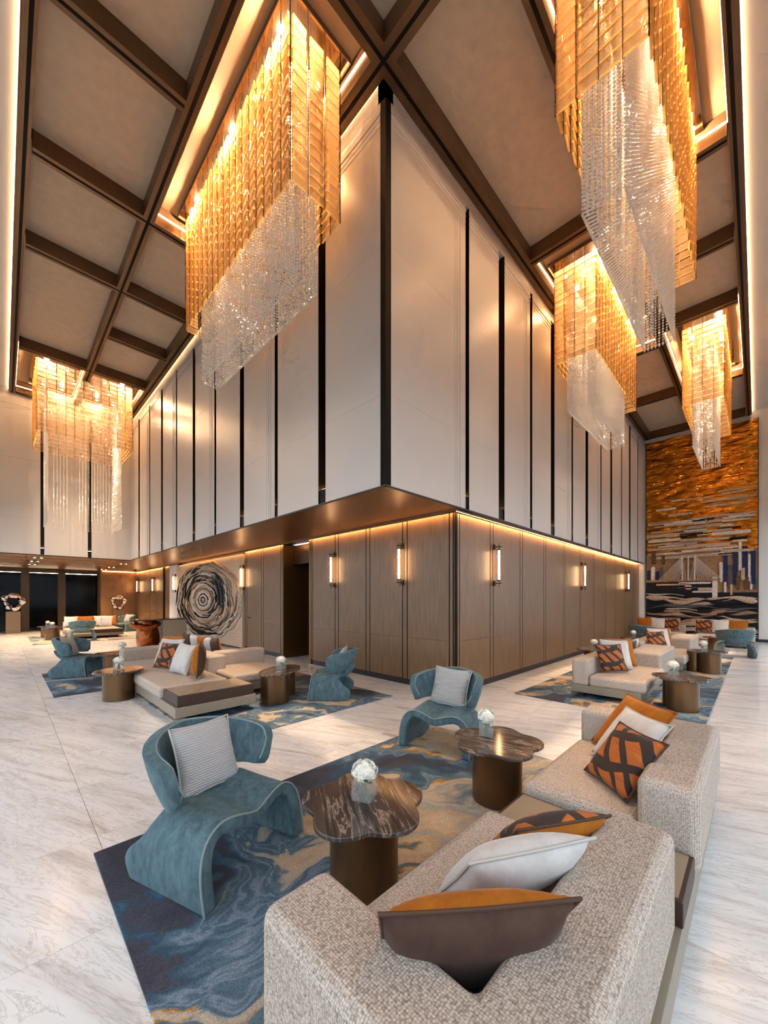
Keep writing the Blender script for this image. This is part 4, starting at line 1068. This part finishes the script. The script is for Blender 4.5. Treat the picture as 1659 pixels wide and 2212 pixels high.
def vase(label, x, y, z, rz=20, s=1.12):
    t = thing('flower_vase', label, 'vase', (x, y, z), R(rz), 'white flowers in glass cube vases')
    t.scale = (s, s, s)
    b = MB(); w = .05; h = .10; k = .004
    b.box(-w, w, -w, -w + k, 0, h); b.box(-w, w, w - k, w, 0, h); b.box(-w, -w + k, -w + k, w - k, 0, h); b.box(w - k, w, -w + k, w - k, 0, h); b.box(-w + k, w - k, -w + k, w - k, 0, .012)
    b.build('glass_cube', 'clear_glass', t)
    f = bpy.data.objects.new('flower_head', PET); C.objects.link(f); f.parent = t; f.location = (0, 0, .135); f['kind'] = 'stuff'
    c = bpy.data.objects.new('flower_core', CORE); C.objects.link(c); c.parent = f
    b = MB()
    for a in (0, 2, 4): b.tube([(.018 * math.cos(a), .018 * math.sin(a), .012), (.005, .0, .1)], .004, 6)
    b.build('stem', 'leaf_green', t)
    b = MB(); b.grid([[(.0, -.02 + .02 * j, .06 + .01 * i) for j in range(3)] if False else [(.02 + .018 * i, (j - 1) * .022 * math.sin(PI * (i + .4) / 4.4), .085 - .016 * i) for j in range(3)] for i in range(5)])
    b.build('leaf', 'leaf_green', t, solid=.001)
    return t
TABS = [(1.42, 1.56, 60, 'lobed', False, 1, 1, 'lobed brown marble coffee table nearest the camera, before the teal armchair', 'white hydrangea in a glass cube on the nearest marble table', (.02, .02)),
        (2.76, 1.47, 100, 'lobed', False, 1, 1, 'lobed brown marble coffee table between the front sofa and the far armchair', 'white hydrangea in a glass cube on the table beside the front sofa', (.05, .12)),
        (1.30, 7.2, 20, 'oval', False, 1.05, .95, 'oval topped bronze side table standing left of the island sofa', 'white flowers on the oval side table left of the island sofa', (.0, .0)),
        (3.08, 5.34, 33, 'oval', True, 1.42, .82, 'marble table with two bronze drums in front of the side-on armchair', 'white flowers on the two-drum table by the side-on armchair', (.02, .02)),
        (1.62, 9.4, 0, 'lobed', False, 1, 1, 'marble side table by the lone armchair, half behind the island sofa', 'small flowers on the half hidden side table left of the island sofa', (.15, .05)),
        (6.85, .78, 20, 'lobed', True, 1, 1, 'lobed marble table on the right rug, nearer the camera', 'white flowers in a cube on the nearer right rug table', (.05, .1)),
        (10.55, .78, 70, 'lobed', True, 1, 1, 'lobed marble table on the right rug, farther one', 'white flowers in a cube on the farther right rug table', (.05, .05)),
        (9.2, 2.58, 0, 'lobed', False, 1, 1, 'dark marble side table peeking behind the nearer right rug sofa', 'white flowers behind the nearer right rug sofa, by the oak wall', (.05, .0)),
        (12.6, 2.5, 0, 'lobed', False, 1, 1, 'dark side table peeking behind the farther right rug sofa', 'white flowers behind the farther right rug sofa, by the oak wall', (-.05, .0)),
        (1.3, 20.4, 0, 'oval', False, 1, 1, 'bronze side table left of the far left sofa, by the glass wall', 'white flowers on the side table by the glass wall', (0, 0)),
        (1.35, 19.1, 0, 'oval', False, 1, 1, 'low bronze table beside the back-turned armchair of the far left group', 'white flowers beside the back-turned armchair of the far left group', (.0, .0))]
for (x, y, rz, top, sec, sx, sy, lb, fl_, of) in TABS:
    zt_ = ZR if not (x == 1.30) else 0
    table(lb, x, y, rz, zt_, top, .46, sec, sx, sy, .19 if top == 'lobed' else .215, *(((-.17, 0), (.27, .02)) if sx > 1.3 else ((-.06, 0), (.20, .06))))
    vase(fl_, x + of[0], y + of[1], zt_ + .461, 25)
t = table('small low bronze table between the far right sofa and the back-turned armchair', 15.4, .9, 0, 0, 'oval', .4, False, 1, 1, .2)

# ------------------------------------------------------------------ far left: glass wall, sculptures, counter
gw = struct('window_3')
for (x0, x1) in ((-1.7, .62), (.92, 1.95), (2.25, 3.55)):
    box('pane', 'smoked_glass', x0, x1, GY, GY + .012, .05, 2.84, gw)
for x in (.62, 1.95, 3.55):
    box('mullion', 'bronze_dark', x, x + .3 if x < 3 else x + .12, GY - .04, GY + .05, 0, 2.9, gw)
box('header', 'bronze_dark', -1.7, 3.67, GY - .03, GY + .05, 2.84, ZS, gw)
box('sill', 'bronze_dark', -1.7, 3.67, GY - .03, GY + .05, 0, .05, gw)
for a, b_ in ((-1.7, .62), (.92, 1.95), (2.25, 3.5)): box('light_strip', 'downlight', a, b_, GY - .05, GY - .035, 2.80, 2.815, gw)
cu = thing('curtain', 'dark floor length curtain hanging in folds behind the far glass wall', 'curtain', (2.9, GY + .35, 0))
b = MB(); b.grid([[(-.75 + 1.5 * k / 60, .07 * math.sin(k * 1.25), z) for k in range(61)] for z in (.03, 1.5, 2.85)]); b.build('drape', 'curtain_dark', cu, smooth=True)
b = MB(); b.tube([(-.8, 0, 2.87), (.8, 0, 2.87)], .012, 8); b.build('rail', 'steel_dark', cu)
bc = thing('service_counter', 'long white counter behind the far glass panes', 'counter', (.5, GY + 1.3, 0))
b = MB(); b.box(-2.1, 1.8, -.25, .25, .08, .98); b.build('front', 'counter_white', bc)
b = MB(); b.box(-2.15, 1.85, -.3, .3, .98, 1.02); b.build('worktop', 'stone_dark', bc, bevel=.005)
for z in (.35, .65): 
    b = MB(); b.box(-2.1, 1.8, -.262, -.25, z, z + .02); b.build('groove', 'bronze_trim', bc)
bwm = MB(); bwm.box(-2.1, 5.4, GY + 2.2, GY + 2.4, 0, ZS + .1); bwm.box(-2.1, 5.6, GY + .1, GY + 2.4, ZS + .04, ZS + .2); bwm.box(5.3, 5.5, GY, GY + 2.4, 0, ZS + .1); bwm.box(-2.1, 5.4, GY, GY + 2.4, -.2, -.03)
o = bwm.build('wall_back_room', 'recess_dark'); o['kind'] = 'structure'
bw = MB(); bw.box(3.67, WX + .05, GY, GY + .15, 0, ZS)
o = bw.build('wall_bronze_end', 'soffit_bronze'); o['kind'] = 'structure'
box('light_strip', 'strip_led', 3.75, WX - .02, GY - .05, GY - .03, ZS - .02, ZS - .006, gw)
o = box('wall_outer_far', 'white_paint', -2.0, -1.85, 22.9, 27.5, 0, ZS, kind='structure')
def ring_sculpture(label, x, y, plabel, pw, ph, rz, s=1.0):
    p = thing('pedestal', plabel, 'pedestal', (x, y, 0))
    b = MB(); b.box(-pw / 2, pw / 2, -pw / 2, pw / 2, 0, ph); b.build('plinth_block', 'bronze_trim', p, bevel=.005)
    b = MB(); b.box(-pw / 2 + .03, pw / 2 - .03, -pw / 2 + .03, pw / 2 - .03, ph, ph + .004); b.build('top_plate', 'bronze_dark', p)
    t = thing('ring_sculpture', label, 'sculpture', (x, y, ph + .004), R(rz), 'chrome ring sculptures')
    b = MB(); n = 64; pts = []; rad = []
    for k in range(n):
        a = 2 * PI * k / n; r_ = .25 * s * (1 + .05 * math.sin(3 * a))
        pts.append((r_ * math.cos(a), .06 * s * math.sin(2 * a + .5), .31 * s + .02 + r_ * math.sin(a))); rad.append(s * (.088 + .03 * math.sin(5 * a + 1) + .014 * math.sin(8 * a)))
    b.tube(pts, rad, 16, True); b.build('ring', 'chrome', t, smooth=True)
    b = MB(); b.box(-.12, .12, -.06, .06, 0, .03); b.build('foot', 'plinth_black', t)
ring_sculpture('polished chrome ring sculpture on a bronze pedestal before the glass wall', .35, 23.9, 'bronze pedestal before the glass wall carrying the larger ring sculpture', .48, .98, -30, 1.25)
ring_sculpture('polished chrome ring sculpture before the bronze end wall', 4.35, 24.1, 'pedestal before the bronze end wall carrying a ring sculpture', .42, .98, -30, 1.1)
ct = thing('reception_counter', 'dark topped counter on a twisted copper base before the spiral relief', 'counter', (3.75, 14.2, 0))
b = MB(); b.box(-.82, .72, -.3, .35, .865, .90); b.build('top_slab', 'stone_dark', ct, bevel=.006)
b = MB(); b.box(-.02, .70, -.27, .32, 0, .865); b.build('cabinet', 'lacquer_taupe', ct, bevel=.004)
b = MB(); rows = []
for q in range(19):
    z = .865 * q / 18; tw = 2.1 * q / 18; w_ = .27 + .05 * math.sin(q / 18 * PI * 1.3 + .4)
    rows.append([(-.42 + (w_ + .06 * math.cos(3 * a + tw)) * math.cos(a + tw * .4), (w_ * .8 + .05 * math.sin(2 * a - tw)) * math.sin(a + tw * .4), z) for a in [2 * PI * k / 32 for k in range(33)]])
b.grid(rows); b.build('copper_base', 'copper_bronze', ct, smooth=True)
b = MB(); rows = []
for q in range(9):
    t_ = q / 8; rows.append([(-.42 - .05 + .46 * math.cos(a) * math.sin(PI * (.12 + .8 * t_) / 1.2), .2 * math.sin(a) * math.sin(PI * (.12 + .8 * t_) / 1.2) - .05, .5 + .3 * t_ + .06 * math.cos(2 * a)) for a in [2 * PI * k / 24 for k in range(25)]])
b.grid(rows); b.build('copper_petal', 'copper_bronze', ct, smooth=True)

# recessed downlights in the far left soffit (pairs) and a dome camera
k = 0
for (x, y) in ((.9, 18.2), (.9, 20.1), (.9, 22.0), (3.6, 19.0), (3.6, 21.5), (3.6, 23.4)):
    side = 'left row' if x < 2 else 'right row'; pos = ('nearest', 'middle', 'deepest')[k % 3]; k += 1
    t = thing('downlight', 'twin recessed downlight in the low far soffit, %s, %s' % (side, pos), 'ceiling light', (x, y, ZS - .002), 0, 'recessed twin downlights')
    for s in (-1, 1):
        b = MB(); b.cyl((s * .09, 0), .045, -.008, .0, 16); f = b.build('trim_ring', 'bronze_trim', t)
        b = MB(); b.cyl((s * .09, 0), .03, -.011, -.008, 14); b.build('lens', 'downlight', f)
    l = bpy.data.lights.new('downlight_lamp', 'SPOT'); l.energy = 600; l.color = (1, .66, .38); l.spot_size = R(100); l.spot_blend = .8; l.shadow_soft_size = .06
    lo_ = bpy.data.objects.new('downlight_lamp', l); C.objects.link(lo_); lo_.parent = t; lo_.location = (0, 0, -.03)
t = thing('dome_camera', 'small black dome camera under the far soffit by the bronze wall', 'camera', (4.75, 22.5, ZS))
b = MB(); b.cyl((0, 0), .07, -.03, 0, 18); b.build('mount', 'bronze_trim', t)
bm = bmesh.new(); bmesh.ops.create_uvsphere(bm, u_segments=16, v_segments=8, radius=.055); bmesh.ops.translate(bm, verts=bm.verts, vec=(0, 0, -.035)); me = bpy.data.meshes.new('dome'); bm.to_mesh(me); bm.free()
mkobj('dome', me, 'black_glass', t, smooth=True)
